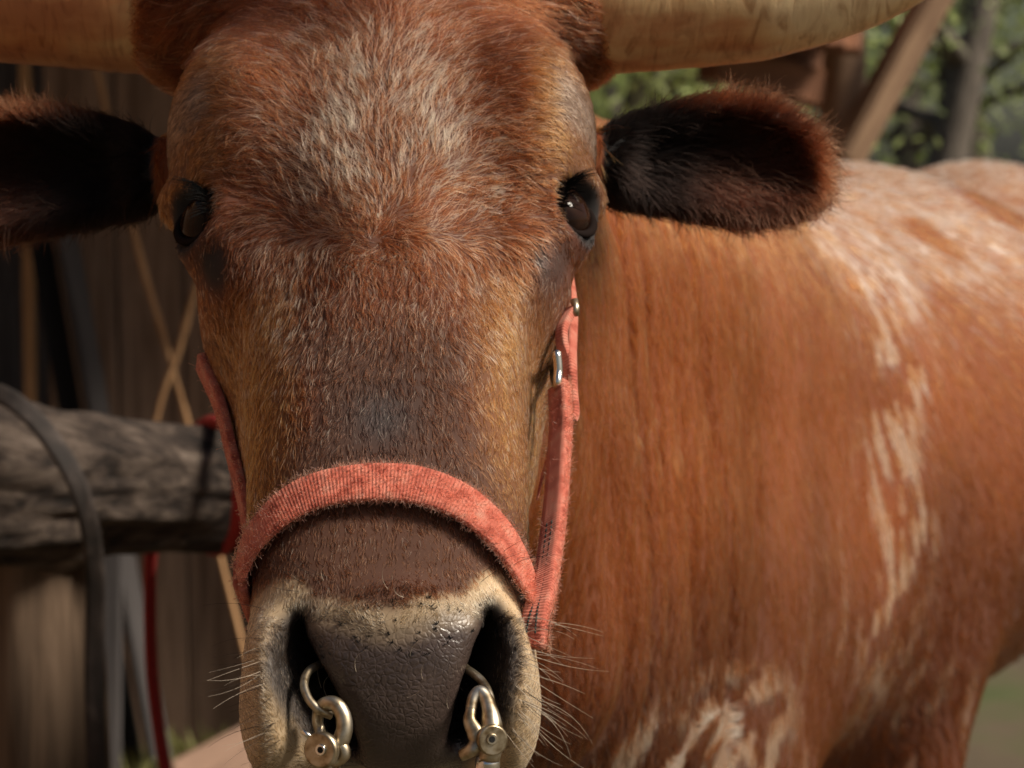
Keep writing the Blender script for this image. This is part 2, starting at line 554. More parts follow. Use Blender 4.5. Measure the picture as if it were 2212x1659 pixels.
def tree(label, base, height, crown_r, crown_z, lean, mleaf, nleaf, leaf, seed, trunk_r=.12, name='oak_tree'):
    r = np.random.default_rng(seed)
    root = tag(empty(name, base), label, 'tree', 'trees beyond the shed')
    b = np.array(base, float)
    top = b + np.array([lean[0], lean[1], height])
    mid = (b + top) / 2 + np.array([r.normal(0, .25), r.normal(0, .2), 0])
    vs, fs, off = [], [], 0
    def add(me):
        nonlocal off
        n = len(me.vertices)
        co = np.empty(n * 3)
        me.vertices.foreach_get('co', co)
        vs.append(co.reshape(-1, 3))
        for p in me.polygons:
            fs.append(tuple(i + off for i in p.vertices))
        off += n
        bpy.data.meshes.remove(me)
    tp = spline([b - [0, 0, .1], mid, top], 14)
    add(tube_mesh('t', tp, np.linspace(trunk_r, trunk_r * .3, 14), 9))
    tips = []
    for i in range(13):
        k = r.integers(5, 14)
        st = tp[k]
        a = r.uniform(0, 2 * math.pi)
        L = crown_r * r.uniform(.6, 1.0)
        en = st + np.array([math.cos(a) * L, math.sin(a) * L, r.uniform(-.15, .6) * L])
        md = (st + en) / 2 + np.array([0, 0, .12 * L])
        lp = spline([st, md, en], 9)
        add(tube_mesh('t', lp, np.linspace(trunk_r * .38, trunk_r * .07, 9), 6))
        tips += [lp[4], lp[6], lp[7], lp[8]]
    link('trunk', mesh_np('trunk', np.vstack(vs), fs), M_BARK, root)
    tips = np.array(tips)
    nleaf, leaf = int(nleaf * 2.2), leaf * .62
    cc = tips[r.integers(0, len(tips), nleaf)] + r.normal(0, 1, (nleaf, 3)) * crown_r * np.array([.17, .17, .13])
    ex = nrm(r.normal(0, 1, (nleaf, 3)))
    ey = nrm(np.cross(ex, r.normal(0, 1, (nleaf, 3))))
    sz = leaf * r.uniform(.6, 1.3, (nleaf, 1))
    vv = np.stack([cc - ex * sz, cc - ey * sz * .45, cc + ex * sz, cc + ey * sz * .45], 1).reshape(-1, 3)
    qq = np.arange(nleaf * 4).reshape(-1, 4)
    link('crown', fast_mesh('crown', vv, qq), mleaf, root, smooth=False)
    return root


# ------------------------------------------------------------------ the cow: frames
HT = math.radians(36)
E0 = np.array([(829 - 1106) / FPX * 1.32, (829.5 - 465) / FPX * 1.32, 1.32])
D0 = nrm(np.array([0.042, -math.cos(HT), -math.sin(HT)]))
N0 = np.array([0.03, math.sin(HT), -math.cos(HT)])
N0 = nrm(N0 - D0 * np.dot(N0, D0))
L0 = -np.cross(D0, N0) if np.dot(-np.cross(D0, N0), [1, 0, 0]) > 0 else np.cross(D0, N0)


def vw(c):
    return c[0] * X_ + c[1] * U_ + c[2] * F_


HE, HD, HN, HL = cw(E0), vw(D0), vw(N0), vw(L0)


def to_head(p):
    q = p - HE
    return q @ HL, q @ HD, q @ HN


def from_head(x, s, n):
    x, s, n = np.broadcast_arrays(np.asarray(x, float), np.asarray(s, float), np.asarray(n, float))
    return HE + x[..., None] * HL + s[..., None] * HD + n[..., None] * HN


TS = np.array([-.26, -.22, -.18, -.12, -.06, 0, .04, .08, .12, .16, .20, .24, .28, .32, .36])
TW = np.array([.04, .066, .082, .092, .100, .101, .089, .0750, .0725, .0712, .0698, .068, .065, .063, .060])
TT = np.array([-.04, .00, .025, .048, .056, .056, .054, .052, .050, .049, .047, .045, .043, .038, .03])
TB = np.array([-.10, -.12, -.14, -.16, -.18, -.19, -.19, -.185, -.17, -.145, -.115, -.09, -.075, -.068, -.062])


def smooth_table(x, xs, ys):
    xx = np.linspace(xs[0], xs[-1], 400)
    yy = np.interp(xx, xs, ys)
    k = np.hanning(41)
    k /= k.sum()
    yp = np.concatenate([np.full(20, yy[0]), yy, np.full(20, yy[-1])])
    return np.interp(x, xx, np.convolve(yp, k, 'valid'))


def ell(x, y, z, c, r):
    a = (x - c[0]) / r[0]
    b = (y - c[1]) / r[1]
    d = (z - c[2]) / r[2]
    k0 = np.sqrt(a * a + b * b + d * d) + 1e-9
    k1 = np.sqrt((a / r[0]) ** 2 + (b / r[1]) ** 2 + (d / r[2]) ** 2) + 1e-9
    return k0 * (k0 - 1) / k1


def caps(p, a, b, ra, rb):
    a = np.asarray(a, float)
    b = np.asarray(b, float)
    ab = b - a
    t = np.clip(((p - a) @ ab) / (ab @ ab), 0, 1)
    return np.linalg.norm(p - (a + t[..., None] * ab), axis=-1) - (ra + (rb - ra) * t)


NOSTRIL = {-1: np.array([[-.0450, .04], [-.0470, .13], [-.0450, .27], [-.0375, .46], [-.0285, .68], [-.0230, .87]]),
           1: np.array([[.0510, .04], [.0520, .13], [.0480, .27], [.0430, .46], [.0375, .68], [.0335, .82]])}
NOSR = np.array([.0005, .0030, .0062, .0076, .0070, .0045])
C0, C1 = np.array([.283, .046]), np.array([.335, .000])      # the sloped front of the muzzle, in (s, n)
CL = np.linalg.norm(C1 - C0)
CT = (C1 - C0) / CL
CN = np.array([-CT[1], CT[0]])


def muzzle_uv(s, n):
    u = ((s - C0[0]) * CT[0] + (n - C0[1]) * CT[1]) / CL
    v = (s - C0[0]) * CN[0] + (n - C0[1]) * CN[1]          # positive outwards
    return u, v


def poly_dist(x, y, P, R, sy):
    best = np.full(x.shape, 1e9)
    for i in range(len(P) - 1):
        a, b = P[i] * [1, sy], P[i + 1] * [1, sy]
        ab = b - a
        t = np.clip(((x - a[0]) * ab[0] + (y - a[1]) * ab[1]) / (ab @ ab), 0, 1)
        d = np.hypot(x - a[0] - t * ab[0], y - a[1] - t * ab[1]) - (R[i] + (R[i + 1] - R[i]) * t)
        best = np.minimum(best, d)
    return best


def nostril_d(x, s, n):
    u, v = muzzle_uv(s, n)
    best = np.full(x.shape, 1e9)
    for sg in (-1, 1):
        depth = np.clip(-v, 0, .06)
        d2 = poly_dist(x + sg * depth * 0.22, u * CL + depth * 0.1, NOSTRIL[sg], NOSR, CL) + depth * 0.04
        best = np.minimum(best, np.maximum(d2, -v - .055))
    return best


EYE = {-1: (-.0895, .014, .008), 1: (.0925, .010, .005)}
EYE_R = .0205


def head_sdf(p):
    x, s, n = to_head(p)
    ax = np.abs(x)
    w = smooth_table(s, TS, TW)
    t = smooth_table(s, TS, TT)
    b = smooth_table(s, TS, TB)
    c = -.012 + 0 * s
    dn = n - c
    h = np.maximum(np.where(dn > 0, t - c, c - b), .006)
    e = np.where(dn > 0, 2.55 + 0.5 * smoothstep(.2, .3, s), 2.2 - .5 * smoothstep(.12, .24, s))
    q = ((ax / w) ** e + (np.abs(dn) / h) ** e) ** (1 / e)
    d = (q - 1) * np.minimum(w, h) * 0.9
    d = smax(d, s - .346, .03)
    d = smax(d, .9 * (s - .333) - .44 * n, .045)
    d = smax(d, -.215 - s, .06)
    u, v = muzzle_uv(s, n)
    d = smax(d, v - .002, .02)
    # brows
    for sg in (-1, 1):
        d = smin(d, ell(x, s, n, (sg * .078, -.050, .008), (.037, .056, .045)), .028)
        d = smin(d, ell(x, s, n, (sg * .105, -.0095, -.002), (.0170, .0095, .022)), .012)
        # sunken temples behind the brow
        d = smax(d, -ell(x, s, n, (sg * .128, -.085, -.048), (.026, .04, .04)), .03)
        # hollow in front of the eye and the cheek line
        d = smax(d, -ell(x, s, n, (sg * .062, .060, .070), (.028, .048, .030)), .03)
        d = smin(d, ell(x, s, n, (sg * .078, .038, -.03), (.018, .034, .045)), .03)
        d = smin(d, ell(x, s, n, (sg * .050, .06, -.09), (.03, .08, .07)), .04)
        # horn cuffs
        hp = from_head(x, s, n)
        d = smin(d, caps(hp, from_head(sg * .040, -.172, -.025), from_head(sg * .096, -.186, -.026), .053, .0565), .03)
        # muzzle wings
        d = smin(d, ell(x, s, n, (sg * .0555, .300, .006), (.0125, .038, .035)), .014)
        d = smin(d, ell(x, s, n, (sg * .044, .306, -.014), (.018, .022, .022)), .02)
    d = smin(d, ell(x, s, n, (0, .292, -.05), (.034, .03, .03)), .03)      # chin
    # pad between the nostrils
    d = smin(d, ell(x, u * CL, v, (.005, .03, -.012), (.038, .046, .0175)), .010)
    # eye openings
    for sg in (-1, 1):
        e_ = EYE[sg]
        d = smin(d, ell(x, s, n, e_, (.0245, .0265, .026)), .010)
        d = smax(d, -ell(x, s, n, (e_[0] + sg * .014, e_[1] + .001, e_[2] + .013), (.0180, .0160, .0185)), .006)
    d = smax(d, -nostril_d(x, s, n), .013)
    # mouth line
    return d


EAR = {1: dict(o=at(1290, 358, 1.425), a=nrm(vw((1.0, -.02, .10))), wd=nrm(vw((.03, 1, .02))), L=.138, W=.0415),
       -1: dict(o=at(345, 375, 1.425), a=nrm(vw((-1.0, -.05, .04))), wd=nrm(vw((-.05, 1, .02))), L=.160, W=.044)}


def ear_coords(p, e):
    a = e['a']
    w = nrm(e['wd'] - a * np.dot(a, e['wd']))
    o = np.cross(a, w)
    if o[1] > 0:
        o = -o                                             # opening towards the camera
    q = p - e['o']
    return q @ a, q @ w, q @ o


def ear_sdf(p, e):
    l, w, o = ear_coords(p, e)
    t = l / e['L']
    tt = np.clip(t, 0, 1)
    prof = e['W'] * (0.42 + 0.58 * np.sin(np.clip(tt * 1.42 + .18, 0, math.pi) ) ** 1.2) * np.sqrt(np.clip(1 - np.clip((tt - .38) / .63, 0, 1) ** 2.2, 0.0004, 1))
    wo = w - .006 * np.sin(tt * 3.1)
    q = np.sqrt((wo / prof) ** 2 + (o / (prof * .62 + .004)) ** 2)
    d = (q - 1) * prof * .6
    d = smax(d, l - e['L'], .01)
    d = smax(d, -.02 - l, .01)
    prof2 = prof - .006
    inner = (np.sqrt((wo / np.maximum(prof2, .003)) ** 2 + ((o - .018 - .004 * tt) / np.maximum(prof2 * .75, .003)) ** 2) - 1) * np.maximum(prof2, .003) * .7
    inner = smax(inner, .012 - l, .02)
    return smax(d, -inner, .006)


def folds(p, d):                 # folds of loose skin behind the jaw, soft unevenness elsewhere
    x, y, z = p[..., 0], p[..., 1], p[..., 2]
    near = np.abs(d) < .06
    if near.any():
        pn = p[near]
        X, Y, Z = pn[:, 0], pn[:, 1], pn[:, 2]
        psi = Y + .20 * (Z - 1.3)
        fw = smoothstep(1.44, 1.52, Y) * (1 - smoothstep(1.68, 1.95, psi)) * (1 - smoothstep(1.47, 1.56, Z))
        ph = psi / .058 + 1.5 * vnoise(pn * [.4, 1, .12], .10, 3) + .7 * vnoise(pn * [.4, 1, .2], .05, 4)
        rid = 1 - (.5 + .5 * np.cos(ph * 2 * math.pi)) ** 3.5
        amp = .35 + .65 * smoothstep(.3, .65, vnoise(pn * [1, 1, .15], .07, 15))
        d[near] += fw * .0100 * (1 - rid) * amp - .008 * (vnoise(pn * [1, 1, .5], .16, 5) - .5)
    return d


def body_sdf(p):
    x, y, z = p[..., 0], p[..., 1], p[..., 2]
    d = caps(p, from_head(0, -.10, -.115), (.16, 2.36, 1.30), .098, .20)          # crest of the neck
    d = smin(d, caps(p, from_head(0, .02, -.18), (.13, 2.26, 1.10), .085, .21), .10)
    d = smin(d, caps(p, (.0, 1.62, 1.16), (.09, 2.12, 0.95), .07, .16), .10)      # dewlap to brisket
    if y.max() < 1.95:
        return folds(p, d)
    ax = nrm(np.array([.37, .93, 0]))
    la = np.array([ax[1], -ax[0], 0])
    c = np.array([.225, 2.56, 1.16])
    q = p - c
    d = smin(d, ell(q @ la, q @ ax, z, (0, 0, 1.16), (.285, .36, .338)), .10)      # shoulders
    q = p - (c + ax * .34)
    d = smin(d, ell(q @ la, q @ ax, z, (0, 0, 1.175), (.325, .42, .30)), .10)
    c2 = np.array([.475, 3.23, 1.16])
    q2 = p - c2
    d = smin(d, ell(q2 @ la, q2 @ ax, z, (0, 0, 1.185), (.37, .92, .295)), .20)    # barrel
    c3 = c2 + ax * .75
    q3 = p - c3
    d = smin(d, ell(q3 @ la, q3 @ ax, z, (0, 0, 1.22), (.27, .40, .30)), .12)      # rump
    for (lo, al, fr) in ((.165, 0, 1), (-.16, .05, 1), (.19, 1.42, 0), (-.19, 1.36, 0)):
        b0 = c + la * lo + ax * al
        top = np.array([b0[0], b0[1], 1.0])
        kn = np.array([b0[0], b0[1], .48]) + (ax * (.02 if fr else .07))
        ft = np.array([b0[0], b0[1], .07]) + (ax * (0 if fr else .02))
        d = smin(d, caps(p, top, kn, .105 if fr else .15, .06), .06)
        d = smin(d, caps(p, kn, ft, .055, .042), .03)
    tr = c3 + ax * .40
    d = smin(d, caps(p, np.array([tr[0], tr[1], 1.42]), np.array([tr[0] + .05, tr[1] + .1, .75]), .04, .025), .04)
    return folds(p, d)


def cow_sdf(p):
    d = body_sdf(p)
    hx = np.linalg.norm(p - HE, axis=-1)
    m = hx < .62
    if m.any():
        pm = p[m]
        dm = smin(d[m], head_sdf(pm), .03)
        for sg in (-1, 1):
            dm = smin(dm, ear_sdf(pm, EAR[sg]), .014)
        far = np.clip((hx[m] - .5) / .12, 0, 1)
        d[m] = dm * (1 - far) + d[m] * far
    return d


def axis(segs):
    v = [segs[0][0]]
    for (a, b, st) in segs:
        n = max(1, int(round((b - a) / st)))
        v += list(np.linspace(a, b, n + 1)[1:])
    return np.array(v)


def build_grid_mesh():
    fine = .0030
    xs = axis([(-.40, -.20, .0045), (-.20, .08, fine), (.08, .30, .0042), (.30, .62, .009), (.62, 1.5, .016)])
    ys = axis([(.90, 1.47, fine), (1.47, 1.86, .005), (1.86, 2.5, .009), (2.5, 4.75, .018)])
    zs = axis([(-.04, .90, .018), (.90, 1.14, .008), (1.14, 1.66, fine), (1.66, 1.80, .006)])
    B = 16
    def pad(v):
        k = (-len(v)) % B
        return np.concatenate([v, v[-1] + (v[-1] - v[-2]) * np.arange(1, k + 1)])
    xs, ys, zs = pad(xs), pad(ys), pad(zs)
    nx, ny, nz = len(xs), len(ys), len(zs)
    f = np.ones((nx, ny, nz), np.float32)
    bx, by, bz = nx // B, ny // B, nz // B
    bc = lambda v: (v.reshape(-1, B)[:, 0] + v.reshape(-1, B)[:, -1]) / 2
    hw = lambda v: (v.reshape(-1, B)[:, -1] - v.reshape(-1, B)[:, 0]) / 2 + .004
    gx, gy, gz = np.meshgrid(bc(xs), bc(ys), bc(zs), indexing='ij')
    rx, ry, rz = np.meshgrid(hw(xs), hw(ys), hw(zs), indexing='ij')
    cen = np.stack([gx, gy, gz], -1).reshape(-1, 3)
    rad = np.sqrt(rx ** 2 + ry ** 2 + rz ** 2).ravel()
    dc = cow_sdf(cen)
    act = np.flatnonzero(np.abs(dc) < rad * 1.35 + .02)
    sg = np.where(dc < 0, -1.0, 1.0).astype(np.float32).reshape(bx, by, bz)
    f = np.repeat(np.repeat(np.repeat(sg, B, 0), B, 1), B, 2)
    ii, jj, kk = np.unravel_index(act, (bx, by, bz))
    o_ = np.argsort(jj, kind='stable')
    ii, jj, kk = ii[o_], jj[o_], kk[o_]
    CH = 48
    for c0 in range(0, len(act), CH):
        i, j, k = ii[c0:c0 + CH], jj[c0:c0 + CH], kk[c0:c0 + CH]
        r = np.arange(B)
        X = xs[(i[:, None] * B + r)][:, :, None, None]
        Y = ys[(j[:, None] * B + r)][:, None, :, None]
        Z = zs[(k[:, None] * B + r)][:, None, None, :]
        P = np.stack(np.broadcast_arrays(X, Y, Z), -1).reshape(-1, 3)
        v = cow_sdf(P).reshape(len(i), B, B, B)
        for q in range(len(i)):
            f[i[q] * B:(i[q] + 1) * B, j[q] * B:(j[q] + 1) * B, k[q] * B:(k[q] + 1) * B] = v[q]
    s = (f < 0)
    cnt = np.zeros((nx - 1, ny - 1, nz - 1), np.int8)
    offs = [(a, b, c) for a in (0, 1) for b in (0, 1) for c in (0, 1)]
    for a, b, c in offs:
        cnt += s[a:nx - 1 + a, b:ny - 1 + b, c:nz - 1 + c]
    cells = np.flatnonzero((cnt > 0) & (cnt < 8))
    ci, cj, ck = np.unravel_index(cells, cnt.shape)
    val = {o: f[ci + o[0], cj + o[1], ck + o[2]] for o in offs}
    pos = {o: np.stack([xs[ci + o[0]], ys[cj + o[1]], zs[ck + o[2]]], -1) for o in offs}
    acc = np.zeros((len(cells), 3))
    num = np.zeros(len(cells))
    for o in offs:
        for ax in range(3):
            if o[ax] == 0:
                o2 = tuple(1 if q == ax else o[q] for q in range(3))
                va, vb = val[o], val[o2]
                cr = (va < 0) != (vb < 0)
                t = np.where(cr, va / np.where(cr, va - vb, 1), 0)
                acc += np.where(cr[:, None], pos[o] + t[:, None] * (pos[o2] - pos[o]), 0)
                num += cr
    verts = acc / num[:, None]
    shp = cnt.shape
    quads = []
    for ax in range(3):
        sl0 = [slice(None)] * 3
        sl1 = [slice(None)] * 3
        sl0[ax] = slice(0, -1)
        sl1[ax] = slice(1, None)
        cr = s[tuple(sl0)] != s[tuple(sl1)]
        e = np.stack(np.unravel_index(np.flatnonzero(cr), cr.shape), -1)
        b1, b2 = (ax + 1) % 3, (ax + 2) % 3
        ok = (e[:, b1] >= 1) & (e[:, b2] >= 1) & (e[:, b1] < shp[b1]) & (e[:, b2] < shp[b2])
        e = e[ok]
        ins = s[e[:, 0], e[:, 1], e[:, 2]]
        ids = []
        for d1, d2 in ((-1, -1), (0, -1), (0, 0), (-1, 0)):
            c = e.copy()
            c[:, b1] += d1
            c[:, b2] += d2
            lin = np.ravel_multi_index((c[:, 0], c[:, 1], c[:, 2]), shp)
            ids.append(np.searchsorted(cells, lin))
        q = np.stack(ids, -1)
        q = np.where(ins[:, None], q, q[:, ::-1])
        quads.append(q)
    quads = np.concatenate(quads)
    # relax a little
    for _ in range(2):
        a2 = np.zeros_like(verts)
        n2 = np.zeros(len(verts))
        for k in range(4):
            np.add.at(a2, quads[:, k], verts[quads[:, (k + 1) % 4]])
            np.add.at(n2, quads[:, k], 1)
        verts = verts * .5 + .5 * a2 / n2[:, None]
    return verts, quads


def fast_mesh(name, verts, quads):
    me = bpy.data.meshes.new(name)
    me.vertices.add(len(verts))
    me.vertices.foreach_set('co', np.ascontiguousarray(verts, np.float32).ravel())
    me.loops.add(quads.size)
    me.loops.foreach_set('vertex_index', np.ascontiguousarray(quads, np.int32).ravel())
    me.polygons.add(len(quads))
    me.polygons.foreach_set('loop_start', np.arange(0, quads.size, quads.shape[1], dtype=np.int32))
    me.update(calc_edges=True)
    me.validate()
    return me


TREES = [
    ('tall dark tree standing behind the right end of the shed brace', (2080, 17.0), 6.6, 2.4, 0, (-.3, 0), 1, 3600, .060, 1),
    ('leaning grey-trunked tree right of the shed post', (1900, 14.0), 4.6, 1.7, 0, (1.0, .3), 0, 2200, .050, 2),
    ('broad mid-green tree at the right edge behind the cow back', (2300, 19.0), 6.6, 2.4, 0, (.2, 0), 1, 3200, .060, 3),
    ('bright green bush tree between the horn and the ear', (1385, 9.6), 2.3, 1.3, 0, (.1, 0), 2, 4200, .045, 4),
    ('pale green tree far behind the shed roof', (1600, 19.0), 4.6, 2.3, 0, (0, 0), 2, 3600, .075, 5),
    ('dull green tree far behind the bright bush tree', (1250, 24.0), 6.5, 3.0, 0, (0, 0), 1, 4000, .095, 6),
    ('small dark tree low behind the shed post', (1960, 17.0), 4.4, 2.2, 0, (0, 0), 2, 2600, .070, 7),
    ('young green tree out to the right of the shed', (2900, 20.0), 5.5, 2.4, 0, (0, 0), 1, 3600, .08, 9),
    ('wide green tree far out to the right', (3900, 23.0), 6.5, 3.0, 0, (0, 0), 0, 4200, .09, 10),
    ('pale green tree farthest out to the right', (3300, 30.0), 7.0, 3.4, 0, (0, 0), 2, 4200, .11, 11),
    ('dark green tree behind the barn roof', (-300, 28.0), 8.0, 3.4, 0, (0, 0), 0, 4200, .11, 12),
    ('light green tree farthest away at the right edge', (2160, 26.0), 6.5, 3.4, 0, (0, 0), 1, 2600, .11, 8),
]
for lab, (px, d), h, cr, cz, ln, mi, nl, lf, sd_ in TREES:
    g = at(px, 400, d)
    tree(lab, (g[0], g[1], 0), h, cr, cz, ln, M_LEAF[mi], nl, lf, sd_, trunk_r=.10 + .012 * h)


def vert_normals(v, q):
    fn = np.cross(v[q[:, 2]] - v[q[:, 0]], v[q[:, 3]] - v[q[:, 1]])
    n = np.zeros_like(v)
    for k in range(4):
        np.add.at(n, q[:, k], fn)
    return nrm(n), np.linalg.norm(fn, axis=1) * .5


cow = empty('longhorn_cow', (.45, 3.0, 0))
tag(cow, 'red-brown longhorn cow with red halter looking straight at the camera', 'cow')
CV, CQ = build_grid_mesh()
CN_, CA = vert_normals(CV, CQ)

# ------------------------------------------------------------------ coat colours and fur
CH = np.array([.122, .031, .0098])
CHB = np.array([.285, .070, .0145])
PALE = np.array([.60, .40, .26])
TAN = np.array([.27, .112, .034])
DARK = np.array([.060, .026, .016])
CREAM = np.array([.62, .45, .27])
GREY = np.array([.062, .050, .050])
BLACK = np.array([.014, .011, .010])
NOSE = np.array([.054, .037, .031])


def pad_mask(x, s, n):           # bare nose pad between the nostrils
    u, v = muzzle_uv(s, n)
    half = np.interp(u, [-.2, .1, .3, .5, .7, 1.2], [.043, .044, .040, .036, .031, .030])
    up = -.12 - .16 * np.exp(-(x / .016) ** 2) * 0 + .10 * np.exp(-(np.abs(np.abs(x) - .03) / .018) ** 2) * -1
    return smoothstep(up, up + .34, u) * (1 - smoothstep(half, half + .004, np.abs(x - .004))) * (1 - smoothstep(1.1, 1.35, u)) * smoothstep(-.03, -.02, v)


def eye_ring(x, s, n, k=1.0):
    e = np.zeros_like(x)
    for sg in (-1, 1):
        c = EYE[sg]
        d = np.sqrt(((x - c[0] - sg * .014) / 1.1) ** 2 + ((s - c[1] - .002) / 1.0) ** 2 + (n - c[2] - .008) ** 2)
        e = np.maximum(e, 1 - smoothstep(.0170 * k, .0215 * k, d))
        if k > 2:
            continue
        d2 = np.sqrt((x - c[0] + sg * .003) ** 2 + ((s - c[1] - .030) / 1.6) ** 2 + (n - c[2] - .008) ** 2)
        e = np.maximum(e, (1 - smoothstep(.006, .016, d2)) * (.95 if sg < 0 else .6))
    return e


def head_coat(p):
    x, s, n = to_head(p)
    ax = np.abs(x)
    u, v = muzzle_uv(s, n)
    nz = vnoise(p, .03, 1)
    nf = vnoise(p, .008, 2)
    c = np.broadcast_to(CH, p.shape).copy()
    c = c * (.75 + .5 * nz)[:, None]
    brow = smoothstep(.062, .095, ax) * smoothstep(-.11, -.06, s) * (1 - smoothstep(-.01, .02, s))
    c = mix(c, TAN * .85, brow * (.35 + .5 * nz))
    c = mix(c, np.array([.16, .12, .09]), smoothstep(.085, .10, ax) * smoothstep(-.075, -.05, s) * (1 - smoothstep(-.035, -.02, s)) * .6)
    chk = smoothstep(.034, .065, ax) * smoothstep(.05, .10, s) * (1 - smoothstep(.185, .235, s))
    c = mix(c, TAN * [1.0, .92, .7], chk * (.55 + .5 * nz))
    br = (1 - smoothstep(.028, .058, ax + .02 * (nz - .5))) * smoothstep(.085, .135, s)
    c = mix(c, np.array([.075, .029, .015]), br * .85)
    patch = np.exp(-((x + .002) / .016) ** 2 - ((s - .168) / .017) ** 2)
    c = mix(c, np.array([.045, .038, .038]), patch * .8)
    low = smoothstep(.195, .235, s)
    c = mix(c, np.array([.10, .034, .0145]), low)
    cream_top = .262 + .012 * np.exp(-(x / .02) ** 2) - .016 * smoothstep(.03, .05, ax) + .006 * (nf - .5)
    cr = smoothstep(cream_top, cream_top + .010, s)
    c = mix(c, CREAM * (.75 + .5 * nz)[:, None], cr)
    lipdark = smoothstep(.028, .048, ax) * smoothstep(.92, 1.2, u + .25 * (nf - .5))
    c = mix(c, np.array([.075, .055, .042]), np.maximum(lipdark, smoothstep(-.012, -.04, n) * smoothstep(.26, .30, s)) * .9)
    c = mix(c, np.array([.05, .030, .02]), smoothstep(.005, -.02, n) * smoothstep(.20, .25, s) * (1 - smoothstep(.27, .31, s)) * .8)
    nd_ = nostril_d(x, s, n)
    c = mix(c, GREY * .45, (1 - smoothstep(.0035, .0105 + .004 * nf, nd_)) * .97)
    pm = pad_mask(x, s, n)
    c = mix(c, NOSE * (.75 + .5 * nf)[:, None], pm)
    c = mix(c, BLACK, (1 - smoothstep(.0005, .0035, nd_)) * smoothstep(.004, -.004, v))
    er = eye_ring(x, s, n)
    c = mix(c, np.array([.016, .012, .011]), er)
    tear = np.exp(-((x - .083) / .006) ** 2 - ((s - .052) / .011) ** 2)
    c = mix(c, np.array([.035, .026, .024]), tear * .9)
    pale = np.exp(-((ax - .012) / .040) ** 2 - ((s + .030) / .070) ** 2) * .74
    pale += np.exp(-((ax - .04) / .03) ** 2 - ((s - .02) / .04) ** 2) * .35
    pale += np.exp(-((ax - .05) / .03) ** 2 - ((s - .10) / .05) ** 2) * .20
    pale += .07 * (s < .2) + .08 * np.exp(-((s - .09) / .04) ** 2)
    pale *= (.65 + .7 * vnoise(p, .022, 9)) * .85
    pale *= (1 - cr) * (1 - er)
    pale += .25 * cr * (1 - pm) + .07 * low * (1 - cr)
    return c, pale, pm, er, nd_, cr


def body_coat(p):
    x, y, z = p[:, 0], p[:, 1], p[:, 2]
    nz = vnoise(p * [1, 1, .6], .09, 4)
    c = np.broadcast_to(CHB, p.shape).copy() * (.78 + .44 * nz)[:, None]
    c = mix(c, np.array([.12, .030, .008]), smoothstep(1.30, 1.02, z + .1 * (nz - .5)) * .8)  # lower body darker: brown coat plus underside shade put into the colour
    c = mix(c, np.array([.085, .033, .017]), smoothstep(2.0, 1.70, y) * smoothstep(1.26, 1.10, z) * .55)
    xs = np.interp(z, [1.0, 1.09, 1.16, 1.25, 1.31, 1.36, 1.475, 1.55], [.345, .355, .37, .35, .37, .365, .30, .26])
    st = np.exp(-((x - xs) / .029) ** 2) * smoothstep(.95, 1.1, z) * smoothstep(1.85, 2.0, y)
    q = p.copy()
    fl = vnoise(np.stack([x + .25 * (z - 1.3), y, z * .30], -1), .0105, 6)
    back = smoothstep(1.30, 1.44, z + .05 * (nz - .5)) * smoothstep(2.1, 2.4, y)
    spots = vnoise(p, .10, 8)
    wh = np.exp(-(((x - .135) / .100) ** 2 + ((z - 1.040) / .085) ** 2)) * (y < 2.35)
    wr, wt = np.hypot(x - .155, z - 1.03), np.arctan2(z - 1.03, x - .155)
    whn = vnoise(np.stack([wr + .010 * wt, .035 * np.cos(wt), .035 * np.sin(wt)], -1), .0105, 11)
    pale = st * smoothstep(.50, .60, fl) * 1.8 + back * smoothstep(.25, .45, spots) * (.5 + .6 * fl)
    pale = np.maximum(pale, smoothstep(.20, .5, wh) * smoothstep(.47, .56, whn))
    pale = np.maximum(pale, .5 * smoothstep(.66, .78, vnoise(np.stack([x, y, z * .3], -1), .022, 12)) * smoothstep(1.25, 1.0, z) * smoothstep(1.85, 2.1, y) * .8)
    return c, np.clip(pale, 0, 1)


def ear_mask(p):
    m = np.full(len(p), 9.0)
    for sg in (-1, 1):
        l = ear_coords(p, EAR[sg])[0]
        m = np.minimum(m, np.where(l > .0, ear_sdf(p, EAR[sg]), 9))
    return 1 - smoothstep(.004, .012, m)


